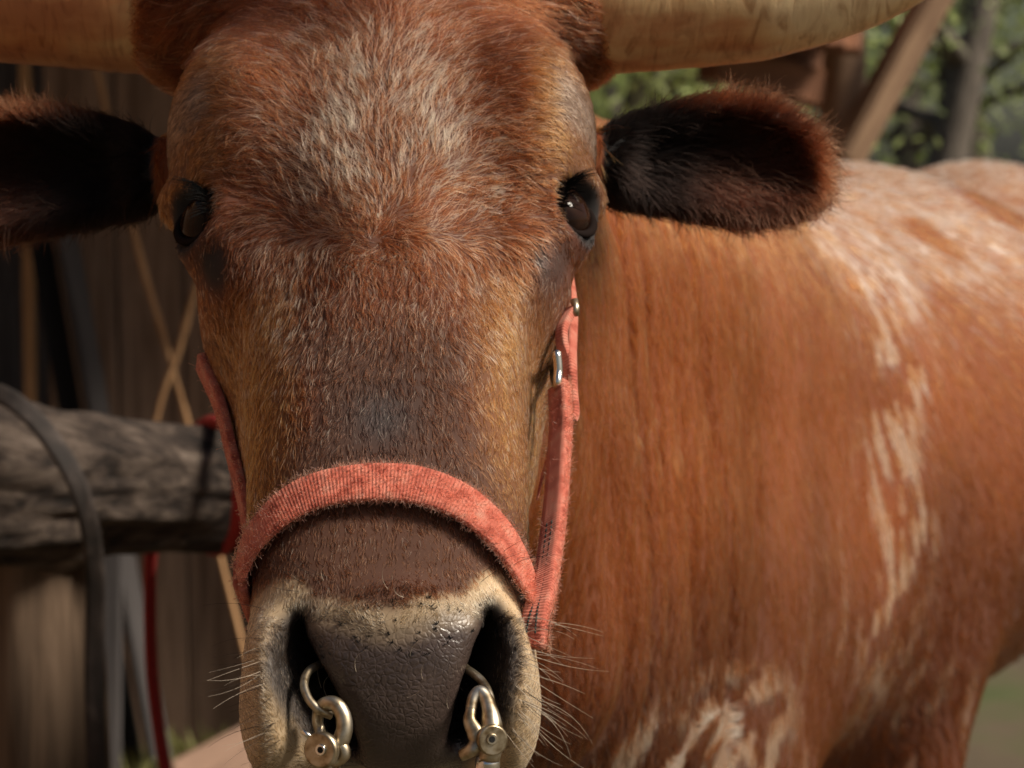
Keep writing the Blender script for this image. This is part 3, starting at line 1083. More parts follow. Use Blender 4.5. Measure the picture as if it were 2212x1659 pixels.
def coat_all(p):
    hx, hs, hn = to_head(p)
    dist = np.linalg.norm(p - HE, axis=1)
    near = dist < .5
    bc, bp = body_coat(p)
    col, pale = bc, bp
    wet = np.zeros(len(p))
    bare = np.zeros(len(p))
    isear = np.zeros(len(p))
    ishead = np.zeros(len(p))
    idx = np.flatnonzero(near)
    pn = p[idx]
    hd = head_sdf(pn)
    hm = 1 - smoothstep(.008, .03, hd)
    hc, hp, pm, er, nd_, cr = head_coat(pn)
    em = ear_mask(pn)
    col[idx] = mix(col[idx], hc, hm)
    pale[idx] = pale[idx] * (1 - hm) + hp * hm
    # ears: dark inside, red-brown rim
    ec = np.broadcast_to(np.array([.040, .0125, .006]), pn.shape).copy()
    for sg in (-1, 1):
        l, w, o = ear_coords(pn, EAR[sg])
        t = np.clip(l / EAR[sg]['L'], 0, 1)
        inside = smoothstep(.012, -.006, o - .010) * (1 - smoothstep(.022, .036, np.abs(w - .004)))
        side = np.sign(hx[idx]) == sg
        k = (1 - smoothstep(.25, .90, t)) * (1 - smoothstep(.026, .040, np.abs(w)))
        ec = np.where(side[:, None], mix(ec, np.array([.005, .003, .0025]), np.clip(k, 0, 1)), ec)
        pk = np.exp(-((t - .62) / .2) ** 2 - ((w + .014) / .014) ** 2)
        ec = np.where(side[:, None], mix(ec, np.array([.075, .028, .017]), pk * .6), ec)
        tip = smoothstep(.75, 1.0, t) + smoothstep(.028, .042, w)
        ec = np.where(side[:, None], mix(ec, np.array([.13, .042, .017]), np.clip(tip, 0, 1) * .75), ec)
    col[idx] = mix(col[idx], ec, em)
    pale[idx] *= (1 - em)
    wet[idx] = np.maximum(pm, (1 - smoothstep(.001, .006, nd_))) * hm
    bare[idx] = np.clip(np.maximum.reduce([smoothstep(.55, .95, pm), (1 - smoothstep(-.001, .0025, nd_)), smoothstep(.55, .95, eye_ring(hx[idx], hs[idx], hn[idx], 2.01) * (np.minimum(*[np.linalg.norm(pn - from_head(EYE[q][0] + q * .014, EYE[q][1], EYE[q][2] + .010), axis=1) for q in (-1, 1)]) < .0165))]) * hm, 0, 1)
    isear[idx] = em
    ishead[idx] = hm
    return dict(col=col, pale=pale, wet=wet, bare=bare, ear=isear, head=ishead, x=hx, s=hs, n=hn, cream=np.zeros(len(p)))


def flow(p, nrmls, a):           # growth direction of the hair, a tangent vector
    x, s, n = a['x'], a['s'], a['n']
    ax, sx = np.abs(x), np.sign(x)
    s0, xw = .062, -.005
    phi = np.radians(22) + np.radians(85) * smoothstep(.0, .105, ax + .01 * (vnoise(p, .02, 21) - .5))
    up = np.stack([sx * np.sin(phi) * smoothstep(0, .008, ax), -np.cos(phi)], -1)
    dn = np.stack([np.clip(x / .05, -1, 1) * .35, np.ones_like(x)], -1)
    r = np.stack([x - xw, s - s0], -1)
    rl = np.linalg.norm(r, axis=1, keepdims=True)
    rad = r / (rl + 1e-6) + .5 * np.stack([-r[:, 1], r[:, 0]], -1) / (rl + 1e-6)
    kb = smoothstep(s0 - .016, s0 + .016, s + .30 * ax + .030 * (vnoise(p, .022, 22) - .5) + .012 * (vnoise(p, .007, 23) - .5))[:, None]
    d2 = up * (1 - kb) + dn * kb
    kr = .5 * np.exp(-(rl / .010) ** 2)
    d2 = d2 * (1 - kr) + rad * kr
    # sides of the head: down and back
    side = smoothstep(.085, .108, ax)[:, None]
    d2 = d2 * (1 - .6 * side) + np.stack([sx * .1, np.where(s > -.05, .8, -.1)], -1) * .6 * side
    poll = (1 - smoothstep(-.165, -.11, s))[:, None]
    d2 = d2 * (1 - poll) + np.stack([sx * 1.0, -.35 + 0 * s], -1) * poll
    mz = smoothstep(.262, .285, s)[:, None]
    d2 = d2 * (1 - mz) + np.stack([sx * .55, -.5 + 0 * s], -1) * mz
    dh = d2[:, 0:1] * HL + d2[:, 1:2] * HD - side * .5 * HN
    # body: down and back along the flank
    k = smoothstep(2.1, 2.6, p[:, 1])[:, None]
    db = np.array([.16, .10, -1.0]) * (1 - k) + np.array([.45, .5, -.75]) * k
    cw_ = p - np.array([.165, 1.75, 1.045])
    rr = np.sqrt(cw_[:, 0] ** 2 + cw_[:, 2] ** 2)[:, None]
    sw = np.stack([-cw_[:, 2], 0 * rr[:, 0], cw_[:, 0]], -1) / (rr + 1e-4) * -1.0 + .35 * np.stack([cw_[:, 0], 0 * rr[:, 0], cw_[:, 2]], -1) / (rr + 1e-4)
    kw = np.exp(-(rr / .065) ** 2) * (p[:, 1:2] < 2.35)
    db = db * (1 - kw) + sw * kw
    d = db * (1 - a['head'][:, None]) + dh * a['head'][:, None]
    for sg in (-1, 1):
        e = EAR[sg]
        l, w, o = ear_coords(p, e)
        wv = nrm(e['wd'] - e['a'] * np.dot(e['a'], e['wd']))
        t = np.clip(l / e['L'], 0, 1)[:, None]
        de = e['a'] * (.55 + .3 * t) + wv * (np.clip(w / .03, -1, 1)[:, None] * .8 - .15)
        m = (a['ear'] * (sx == sg))[:, None]
        d = d * (1 - m) + de * m
    d = d - nrmls * np.sum(d * nrmls, -1, keepdims=True)
    return nrm(d)


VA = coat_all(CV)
body_me = fast_mesh('body', CV, CQ)
body = link('body', body_me, M_SKIN, cow)

for nm, arr in (('coat', None), ('wet', VA['wet'])):
    if nm == 'coat':
        at_ = body_me.attributes.new('coat', 'FLOAT_COLOR', 'POINT')
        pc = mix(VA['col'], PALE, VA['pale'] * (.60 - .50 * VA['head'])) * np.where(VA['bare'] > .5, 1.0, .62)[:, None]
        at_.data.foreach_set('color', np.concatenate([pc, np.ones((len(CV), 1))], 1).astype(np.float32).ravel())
    else:
        at_ = body_me.attributes.new('wet', 'FLOAT', 'POINT')
        at_.data.foreach_set('value', arr.astype(np.float32))


def hair_object(name, pts, rad, col, material, parent):
    n, k = pts.shape[:2]
    hc = bpy.data.hair_curves.new(name)
    hc.add_curves([k] * n)
    hc.attributes['position'].data.foreach_set('vector', pts.astype(np.float32).ravel())
    r = hc.attributes.new('radius', 'FLOAT', 'POINT')
    r.data.foreach_set('value', rad.astype(np.float32).ravel())
    c = hc.attributes.new('col', 'FLOAT_COLOR', 'CURVE')
    c.data.foreach_set('color', np.concatenate([col, np.ones((n, 1))], 1).astype(np.float32).ravel())
    hc.materials.append(material)
    o = bpy.data.objects.new(name, hc)
    COL.objects.link(o)
    if parent is not None:
        o.parent = parent
        o.matrix_parent_inverse = parent_world(parent).inverted()
    return o


def roots(weight, count):
    fw = weight[CQ].mean(1) * CA
    cum = np.cumsum(fw)
    fi = np.searchsorted(cum, rng.random(count) * cum[-1])
    fi = np.clip(fi, 0, len(CQ) - 1)
    q = CQ[fi]
    a, b = rng.random(count), rng.random(count)
    w = np.stack([(1 - a) * (1 - b), a * (1 - b), a * b, (1 - a) * b], -1)
    P = (CV[q] * w[..., None]).sum(1)
    N = nrm((CN_[q] * w[..., None]).sum(1))
    return P, N


def grow(P, N, A, length, radius, lift, curl, K, jit, clump, cscale, tuftk=1.0):
    n = len(P)
    T = flow(P, N, A)
    ang = (vnoise(P, cscale, 31) - .5) * 2 * clump + (vnoise(P, cscale * .35, 33) - .5) * 1.2 * clump + rng.normal(0, jit, n) * (1 + 4 * np.exp(-((A['x'] + .005) / .018) ** 2 - ((A['s'] - .062) / .014) ** 2) * A['head'])
    B = np.cross(N, T)
    T = T * np.cos(ang)[:, None] + B * np.sin(ang)[:, None]
    B = np.cross(N, T)
    L = length * (.65 + .6 * rng.random(n))
    lf = lift * (.6 + .8 * rng.random(n)) + .25 * lift * (vnoise(P, cscale, 35) - .5)
    cv = rng.normal(0, curl, n) + curl * 1.6 * (vnoise(P, cscale * .7, 37) - .5)
    u = np.linspace(0, 1, K)[None, :, None]
    Lx = L[:, None, None]
    pts = P[:, None] + T[:, None] * Lx * (u - .10 * u ** 2) + N[:, None] * Lx * (lf[:, None, None] * (u - .62 * u ** 2)) + B[:, None] * Lx * cv[:, None, None] * u ** 2
    cs = cscale * .42
    ce = np.floor(P / cs)
    jt = np.stack([vnoise(ce * 3.7 + 11.3 * q, 1.0, 51 + q) for q in range(3)], -1)
    dl = (ce + .15 + .7 * jt) * cs - P
    dl = dl - N * (dl * N).sum(1, keepdims=True)
    dm = np.linalg.norm(dl, axis=1, keepdims=True) + 1e-9
    dl = dl / dm * np.minimum(dm * .75, L[:, None] * .22)
    pts += dl[:, None] * tuftk * u ** 1.3
    pts -= N[:, None] * .0006
    rd = radius[:, None] * (1 - .82 * np.linspace(0, 1, K)[None] ** 1.6)
    return pts, rd


view = nrm(CV - CAM)
facing = -(view * CN_).sum(1)
seen = smoothstep(-.55, -.2, facing)
frame = np.abs((CV - CAM) @ X_) < .30 * ((CV - CAM) @ F_)
seen = seen * frame
FINE = VA['head'] * (1 - VA['ear'])
if FUR > 0:
    x, s = VA['x'], VA['s']
    dens = FINE * (1 - VA['bare']) * seen * (.9 + smoothstep(.24, .275, s) * 3.0)
    dens *= (VA['n'] > -.14) * (1 + 4.0 * np.exp(-((x + .005) / .016) ** 2 - ((s - .062) / .013) ** 2))
    cnt = int(230000 * FUR)
    P, N = roots(dens, cnt)
    A = coat_all(P)
    keep = rng.random(cnt) > A['bare'] * 1.3
    P, N = P[keep], N[keep]
    A = {k: v[keep] for k, v in A.items()}
    x, s = A['x'], A['s']
    ax = np.abs(x)
    ln = np.interp(s, [-.22, -.14, -.05, .05, .10, .16, .22, .255, .275, .34], [.021, .019, .0140, .0125, .0098, .0075, .0060, .0050, .0046, .0042])
    ln = ln * (1 - .5 * smoothstep(.06, .10, ax) * (s > -.1)) * (1 - .45 * smoothstep(.25, .7, eye_ring(x, s, A['n'], 1.2)))
    rd = np.interp(s, [-.2, .1, .2, .27, .34], [.00026, .00024, .00024, .00021, .00018])
    lift = np.interp(s, [-.2, -.05, .1, .2, .3], [.36, .30, .30, .34, .34])
    clump = np.interp(s, [-.2, -.05, .1, .2, .3], [.75, .55, .45, .30, .35])
    pts, rr = grow(P, N, A, ln, rd, lift, .16, 7, .17, clump, .016)
    pr = rng.random(len(P))
    tuft = .35 + 1.3 * vnoise(P, .006, 41)
    isp = pr < A['pale'] * tuft
    vr = .35 * smoothstep(.06, .14, s)
    col = A['col'] * (.50 - vr * .6 + (1.0 + 2.2 * vr) * rng.random(len(P)) ** 1.4)[:, None]
    pc = PALE * (.65 + .5 * rng.random(len(P)))[:, None]
    col = np.where(isp[:, None], mix(col, pc, .85), col)
    dk = rng.random(len(P)) < (.24 + .30 * smoothstep(-.05, .15, muzzle_uv(s, A['n'])[0])) * (s > .255)
    col = np.where(dk[:, None], col * .35, col)
    hair_object('face_fur', pts, rr, np.clip(col, 0, .95), M_FUR, body)['kind'] = 'stuff'
    # ears
    dens = VA['ear'] * seen
    cnt = int(26000 * FUR)
    P, N = roots(dens, cnt)
    A = coat_all(P)
    ln = .013 + .010 * rng.random(cnt)
    pts, rr = grow(P, N, A, ln, np.full(cnt, .00020), np.full(cnt, .55), .22, 6, .25, np.full(cnt, .5), .012)
    col = A['col'] * (.55 + .9 * rng.random(cnt))[:, None]
    hair_object('ear_fur', pts, rr, np.clip(col, 0, .9), M_EARFUR, body)['kind'] = 'stuff'
    # neck, shoulder and flank
    dens = (1 - VA['head']) * (1 - VA['ear']) * seen * (CV[:, 2] > .8) * (CV[:, 1] < 4.0)
    zc = (CV - CAM) @ F_
    dens = dens / zc ** 2 * (1 + 2.0 * (zc < 1.9))
    cnt = int(150000 * FUR)
    P, N = roots(dens, cnt)
    A = coat_all(P)
    zc = (P - CAM) @ F_
    ln = np.interp(zc, [1.4, 1.9, 2.6], [.013, .020, .028])
    rd = np.interp(zc, [1.4, 1.9, 2.6], [.00022, .00035, .0006])
    pts, rr = grow(P, N, A, ln, rd, np.full(cnt, .22), .08, 5, .10, np.full(cnt, .22), .03)
    col = A['col'] * (.50 + 1.05 * rng.random(cnt) ** 1.2)[:, None]
    isp = rng.random(cnt) < A['pale'] * (.65 + .6 * vnoise(P * [1, 1, .4], .006, 43))
    col = np.where(isp[:, None], np.array([.72, .56, .40]) * (.75 + .4 * rng.random(cnt))[:, None], col)
    hair_object('body_fur', pts, rr, np.clip(col, 0, .95), M_FUR, body)['kind'] = 'stuff'
BVH = BVHTree.FromPolygons([V(p) for p in CV], [tuple(int(i) for i in q) for q in CQ])
# ------------------------------------------------------------------ horns, eyes, whiskers
def pil(name, pts, rad, m, parent, n=48, seg=90):
    p = spline(pts, seg)
    t = np.linspace(0, 1, seg)
    r = np.interp(t, np.linspace(0, 1, len(rad)), rad)
    r = r * (1 + .010 * np.sin(t * 90) * np.exp(-t * 5) + .008 * rng.standard_normal(seg) * np.exp(-t * 6))
    return link(name, tube_mesh(name, p, r, n), m, parent)


def horn_material():
    m, nt, b = mat('horn')
    tc = nd(nt, 'ShaderNodeTexCoord')
    mp = nd(nt, 'ShaderNodeMapping')
    mp.inputs['Scale'].default_value = (1.0, 2.2, 2.2)
    nt.links.new(tc.outputs['Object'], mp.inputs['Vector'])
    n1 = nd(nt, 'ShaderNodeTexNoise')
    n1.inputs['Scale'].default_value = 9
    n1.inputs['Detail'].default_value = 6
    nt.links.new(mp.outputs['Vector'], n1.inputs['Vector'])
    mp2 = nd(nt, 'ShaderNodeMapping')
    mp2.inputs['Scale'].default_value = (3.0, .9, .9)
    nt.links.new(tc.outputs['Object'], mp2.inputs['Vector'])
    n2 = nd(nt, 'ShaderNodeTexNoise')
    n2.inputs['Scale'].default_value = 38
    n2.inputs['Detail'].default_value = 8
    n2.inputs['Distortion'].default_value = 1.2
    nt.links.new(mp2.outputs['Vector'], n2.inputs['Vector'])
    c1 = ramp(nt, n1.outputs['Fac'], [(.36, (.42, .15, .055)), (.46, (.58, .27, .11)), (.55, (.70, .44, .21)), (.68, (.78, .58, .34))])
    c2 = ramp(nt, n2.outputs['Fac'], [(.33, (.55, .42, .32)), (.47, (.92, .88, .84)), (.62, (1, 1, .95))])
    mx = nd(nt, 'ShaderNodeMixRGB', blend_type='MULTIPLY')
    mx.inputs['Fac'].default_value = .8
    nt.links.new(c1, mx.inputs['Color1'])
    nt.links.new(c2, mx.inputs['Color2'])
    nt.links.new(mx.outputs['Color'], b.inputs['Base Color'])
    b.inputs['Roughness'].default_value = .42
    bump(nt, b, n2.outputs['Fac'], .35, .002)
    return m


M_HORN = horn_material()
pil('horn', [from_head(.05, -.195, -.03), at(1290, -30, 1.455), at(1450, -35, 1.455), at(1640, -42, 1.455), at(1850, -85, 1.455), at(2010, -165, 1.455), at(2130, -300, 1.455), at(2190, -480, 1.455), at(2200, -640, 1.455)],
    [.052, .0535, .0515, .0475, .041, .034, .026, .016, .003], M_HORN, cow)['label'] = 'ochre horn curving up at the right'
pil('horn', [from_head(-.05, -.195, -.03), at(300, -32, 1.455), at(150, -38, 1.455), at(0, -38, 1.455), at(-200, -60, 1.455), at(-370, -140, 1.455), at(-490, -290, 1.455), at(-550, -470, 1.455), at(-560, -640, 1.455)],
    [.052, .0535, .0515, .0475, .041, .034, .026, .016, .003], M_HORN, cow)['label'] = 'ochre horn cut off by the left edge'

m_eye, nt, b = mat('eyeball')
tc = nd(nt, 'ShaderNodeTexCoord')
nz = nd(nt, 'ShaderNodeTexNoise')
nz.inputs['Scale'].default_value = 90
nt.links.new(tc.outputs['Object'], nz.inputs['Vector'])
nt.links.new(ramp(nt, nz.outputs['Fac'], [(.3, (.004, .002, .0015)), (.7, (.022, .009, .005))]), b.inputs['Base Color'])
b.inputs['Roughness'].default_value = .04
b.inputs['Specular IOR Level'].default_value = .22
b.inputs['IOR'].default_value = 1.34
m_lid, nt, b = mat('eyelid skin')
b.inputs['Base Color'].default_value = (.014, .010, .009, 1)
b.inputs['Roughness'].default_value = .8
b.inputs['Specular IOR Level'].default_value = 0
m_lash, nt, b = mat('lash')
a_ = nd(nt, 'ShaderNodeAttribute', attribute_name='col')
nt.links.new(a_.outputs['Color'], b.inputs['Base Color'])
b.inputs['Roughness'].default_value = .8
b.inputs['Specular IOR Level'].default_value = .03
for sg in (-1, 1):
    c = EYE[sg]
    cen = from_head(c[0] - sg * .0005, c[1], c[2])
    bm = bmesh.new()
    bmesh.ops.create_uvsphere(bm, u_segments=32, v_segments=20, radius=EYE_R)
    me = bpy.data.meshes.new('eye')
    bm.to_mesh(me)
    bm.free()
    eo = link('eye', me, m_eye, None)
    eo.location = V(cen)
    eo.parent = cow
    eo.matrix_parent_inverse = parent_world(cow).inverted()
    # lid rims: arcs on a slightly larger sphere about the gaze direction
    g = nrm(HL * sg * .82 + HN * .52 + HD * .05)
    sdv = -HL * sg * .42 + HD * .80 + HN * .25
    sdv = nrm(sdv - g * np.dot(sdv, g))
    upv = np.cross(g, sdv)
    upv = upv if np.dot(upv, -HD + HN * .3) > 0 else -upv
    for nm, sgn, hgt, rr in (('upper_eyelid', 1, .74, .0026), ('lower_eyelid', -1, .64, .0026)):
        a = np.linspace(-1, 1, 24)
        el = sgn * hgt * np.sqrt(np.clip(1 - a ** 2, 0, 1)) + .05
        az = a * .86
        dirs = nrm(g * np.cos(az)[:, None] * np.cos(el)[:, None] + sdv * (np.sin(az) * np.cos(el))[:, None] + upv * np.sin(el)[:, None])
        pts = cen + dirs * (EYE_R + .0012)
        rad = rr * (.25 + .75 * np.sqrt(np.clip(1 - a ** 2, 0, 1)))
        lid = link(nm, tube_mesh(nm, pts, rad, 10), m_lid, eo)
        if sgn > 0:
            nl = 90
            k = rng.integers(3, 22, nl)
            P = pts[k] + dirs[k] * .002 + rng.normal(0, .0008, (nl, 3))
            L = .010 + .008 * rng.random(nl)
            u = np.linspace(0, 1, 7)[None, :, None]
            dv = nrm(dirs[k] * 1.0 + g * .5 + HD * .35 + rng.normal(0, .12, (nl, 3)))
            pp = P[:, None] + dv[:, None] * (L[:, None, None] * u) - upv * (L[:, None, None] * .30 * u ** 2)
            hair_object('eyelashes', pp, np.full((nl, 7), .00020) * (1 - .7 * np.linspace(0, 1, 7))[None], np.full((nl, 3), .006), m_lash, eo)['kind'] = 'stuff'


def ray(px, py):
    d = V(nrm(at(px, py, 1.0) - CAM))
    h = BVH.ray_cast(V(CAM), d)
    return (np.array(h[0]), np.array(h[1])) if h[0] is not None else (None, None)


# whiskers round the lips and over the muzzle
WP, WC, WR = [], [], []
def whisker(px, py, ex, ey, dd, sag, c, r=.00013):
    a, nn = ray(px, py)
    if a is None:
        return
    d0 = (a - CAM) @ F_
    e = at(ex, ey, d0 + dd)
    u = np.linspace(0, 1, 9)[:, None]
    bow = np.cross(nrm(e - a), F_)
    WP.append(a + (e - a) * u + bow * sag * np.linalg.norm(e - a) * 4 * u * (1 - u) - np.array([0, 0, .25]) * np.linalg.norm(e - a) * 0 * u)
    WC.append(c)
    WR.append(r * (1 - .75 * np.linspace(0, 1, 9)))


WL, WD = (.50, .42, .33), (.03, .022, .018)
for i in range(60):
    py = random.uniform(1330, 1600)
    px = 1140 - max(0, py - 1540) * .55 - random.uniform(0, 28)
    L = random.uniform(60, 190)
    an = random.uniform(-.1, .35) + (py - 1330) / 270 * .75
    whisker(px, py, px + L * math.cos(an), py + L * math.sin(an), random.uniform(-.02, .02), random.uniform(-.1, .14), WL if random.random() < .75 else WD)
for i in range(46):
    py = random.uniform(1310, 1600)
    px = 560 + max(0, py - 1530) * .35 + random.uniform(0, 30)
    L = random.uniform(40, 140)
    an = math.pi - random.uniform(-.1, .3) - (py - 1310) / 290 * .45
    whisker(px, py, px + L * math.cos(an), py + L * math.sin(an), random.uniform(-.02, .02), random.uniform(-.1, .1), WD if random.random() < .6 else WL)
for i in range(26):
    px, py = random.uniform(690, 1040), random.uniform(1250, 1560)
    L = random.uniform(25, 60)
    an = random.uniform(-2.6, -.5)
    whisker(px, py, px + L * math.cos(an), py + L * math.sin(an), -.008, random.uniform(-.25, .25), WL if random.random() < .7 else WD, .00013)
for i in range(12):
    px, py = (random.uniform(1020, 1110), random.uniform(1200, 1270)) if i % 2 else (random.uniform(600, 720), random.uniform(1240, 1290))
    sgx = 1 if i % 2 else -1
    whisker(px, py, px + sgx * random.uniform(60, 110), py - random.uniform(10, 60), -.012, .05, WD, .00014)
hair_object('whiskers', np.array(WP), np.array(WR), np.array(WC), m_lash, body)['kind'] = 'stuff'

# dark follicle tufts scattered over the pale muzzle
FP, FR = [], []
for i in range(40):
    px, py = random.uniform(680, 1040), random.uniform(1290, 1420)
    a, nn = ray(px, py)
    if a is None:
        continue
    for j in range(4):
        q = a + rng.normal(0, .00035, 3)
        dv = nrm(nn * .5 + HL * rng.normal(0, .5) - HD * .5 + rng.normal(0, .2, 3))
        FP.append(q + dv * np.linspace(0, rng.uniform(.0008, .002), 4)[:, None])
hair_object('follicles', np.array(FP), np.full((len(FP), 4), .00020), np.full((len(FP), 3), .008), m_lash, body)['kind'] = 'stuff'

# hooves
for i, (lo, al) in enumerate(((.165, 0), (-.16, .05), (.19, 1.42), (-.19, 1.36))):
    ax = nrm(np.array([.37, .93, 0]))
    la = np.array([ax[1], -ax[0], 0])
    b0 = np.array([.225, 2.56, 0]) + la * lo + ax * (al + (0 if i < 2 else .02))
    for sd2 in (-1, 1):
        q = b0 + la * sd2 * .027
        hp = spline([q + [0, 0, .10], q - ax * .012 + [0, 0, .05], q - ax * .03 + [0, 0, -.035]], 8)
        link('hoof', tube_mesh('hoof', hp, np.linspace(.030, .042, 8), 14), noise_mat('hoof', [(.3, (.02, .016, .013)), (.7, (.07, .055, .045))], nscale=20) if i == 0 and sd2 == -1 else bpy.data.materials['hoof'], cow)

# ------------------------------------------------------------------ halter
def web_material():
    m, nt, b = mat('red webbing')
    a = nd(nt, 'ShaderNodeAttribute', attribute_name='weave')
    sx = nd(nt, 'ShaderNodeSeparateXYZ')
    nt.links.new(a.outputs['Vector'], sx.inputs[0])
    def wave(src, pitch):
        mu = nd(nt, 'ShaderNodeMath', operation='MULTIPLY')
        mu.inputs[1].default_value = 2 * math.pi / pitch
        nt.links.new(src, mu.inputs[0])
        si = nd(nt, 'ShaderNodeMath', operation='SINE')
        nt.links.new(mu.outputs[0], si.inputs[0])
        return si.outputs[0]
    w1, w2 = wave(sx.outputs[0], .0017), wave(sx.outputs[1], .0026)
    ml = nd(nt, 'ShaderNodeMath', operation='MULTIPLY_ADD')
    ml.inputs[1].default_value = .25
    nt.links.new(w2, ml.inputs[0])
    nt.links.new(w1, ml.inputs[2])
    nz = nd(nt, 'ShaderNodeTexNoise')
    nz.inputs['Scale'].default_value = 130
    nz.inputs['Detail'].default_value = 8
    nt.links.new(a.outputs['Vector'], nz.inputs['Vector'])
    c = ramp(nt, nz.outputs['Fac'], [(.30, (.24, .052, .035)), (.45, (.41, .108, .074)), (.58, (.46, .150, .106)), (.74, (.46, .21, .155))])
    nz3 = nd(nt, 'ShaderNodeTexNoise')
    nz3.inputs['Scale'].default_value = 1500
    nt.links.new(a.outputs['Vector'], nz3.inputs['Vector'])
    hm = nd(nt, 'ShaderNodeMath', operation='ADD')
    nt.links.new(ml.outputs[0], hm.inputs[0])
    nt.links.new(nz3.outputs['Fac'], hm.inputs[1])
    nt.links.new(c, b.inputs['Base Color'])
    b.inputs['Roughness'].default_value = .95
    b.inputs['Specular IOR Level'].default_value = .1
    b.inputs['Sheen Weight'].default_value = .35
    b.inputs['Sheen Tint'].default_value = (1, .55, .42, 1)
    bump(nt, b, hm.outputs[0], .4, .0004)
    return m


M_WEB = web_material()
M_THREAD = noise_mat('dark thread', [(.3, (.012, .02, .018)), (.7, (.05, .06, .055))], nscale=400, rough=.9)
hal_pts = [(545, 1240), (563, 1185), (600, 1135), (650, 1092), (710, 1068), (770, 1058), (830, 1055), (890, 1060), (950, 1078), (1000, 1105), (1045, 1145), (1080, 1192), (1105, 1240), (1122, 1285), (1135, 1325)]
hp, hn = [], []
for px, py in hal_pts:
    p, nn = ray(px, py)
    if p is None:
        continue
    hp.append(p)
    hn.append(nn)
hp, hn = np.array(hp), np.array(hn)
halter = tag(empty('halter', hp[len(hp) // 2]), 'worn red webbing halter strapped round the cow muzzle and cheeks', 'halter')
# the band goes on round the jaw on both sides
xl, sl, nl_ = to_head(hp[0])
xr, sr, nr_ = to_head(hp[-1])


def around(sv, th):              # a point on the skin at station s, angle th from the face normal (positive to the right)
    d = V(nrm(HL * math.sin(th) + HN * math.cos(th)))
    o = from_head(0, sv, -.035)
    h = BVH.ray_cast(V(o) + d * .4, -d)
    return np.array(h[0]), np.array(h[1])


ths = np.radians([100, 120, 140, 160, 180, 200, 220, 240, 260])
js, jn = [], []
for i, th in enumerate(ths):
    f = i / (len(ths) - 1)
    p, nn = around(sr * (1 - f) + sl * f + .006 * math.sin(f * math.pi), th)
    js.append(p)
    jn.append(nn)
sub = lambda a, n: spline(np.array(a), n)
NP_ = sub(hp, 110)
NN_ = nrm(sub(hn, 110))
for it in range(6):
    NN_[1:-1] = nrm(NN_[:-2] + NN_[1:-1] * 2 + NN_[2:])
    NP_[1:-1] = (NP_[:-2] + NP_[1:-1] * 2 + NP_[2:]) / 4
noseband = link('noseband', strap_mesh('noseband', NP_ + NN_ * .0062, NN_, .0205 * (1 - .1 * np.abs(np.linspace(-1, 1, 110))), .0034), M_WEB, halter)
JP = sub([hp[-1] + hn[-1] * .005] + [p + n_ * .006 for p, n_ in zip(js, jn)] + [hp[0] + hn[0] * .005], 90)
JN = nrm(sub([hn[-1]] + jn + [hn[0]], 90))
chin = link('chin_strap', strap_mesh('chin_strap', JP, JN, .019, .0042), M_WEB, halter)


def hstrap(name, pix, depth, nor, width, thick, n=60, parent=halter):
    P = sub(np.array([at(a, b, d) for (a, b), d in zip(pix, depth)]), n)
    N_ = nrm(sub(np.array([vw(v) for v in nor]), n))
    return link(name, strap_mesh(name, P, N_, width, thick), M_WEB, parent), P, N_


cheek, CP, CNr = hstrap('cheek_strap', [(1150, 1400), (1157, 1335), (1175, 1270), (1190, 1180), (1201, 1080), (1208, 980), (1212, 900), (1208, 835)],
                        [1.135, 1.14, 1.155, 1.18, 1.205, 1.23, 1.25, 1.265], [(-.35, .1, -1), (-.4, .1, -1), (-.5, 0, -1), (-.6, 0, -1), (-.7, 0, -1), (-.75, 0, -1), (-.8, 0, -1), (-.8, 0, -1)], .0125, .0060)
hs2, _, _ = hstrap('upper_cheek_strap', [(1222, 590), (1232, 670), (1228, 770), (1229, 840), (1233, 890), (1228, 905)], [1.39, 1.33, 1.285, 1.275, 1.272, 1.27],
                   [(-.8, 0, -1)] * 6, .0085, .0052)
hs3, _, _ = hstrap('loop', [(1236, 668), (1216, 705), (1214, 740), (1224, 775)], [1.30, 1.29, 1.285, 1.283], [(-.9, 0, -1)] * 4, .006, .004, 30)
hs4, _, _ = hstrap('frayed_end', [(1200, 930), (1192, 960), (1182, 1000), (1172, 1030), (1160, 1080)], [1.25, 1.24, 1.235, 1.23, 1.225], [(-.5, 0, -1)] * 5, np.linspace(.0045, .0006, 30), .0015, 30)
# stitching on the cheek strap
for k, off in enumerate((-.0022, .0022)):
    tn = nrm(np.gradient(CP, axis=0))
    wd = np.cross(tn, nrm(CNr))
    q = CP + wd * off + nrm(CNr) * .0038
    for i in range(4, 30):
        seg = np.array([q[i] * .8 + q[i + 1] * .2, (q[i] + q[i + 1]) / 2 + nrm(CNr)[i] * .0003, q[i] * .2 + q[i + 1] * .8])
        link('stitch', tube_mesh('stitch', seg, .0005, 6), M_THREAD, cheek)
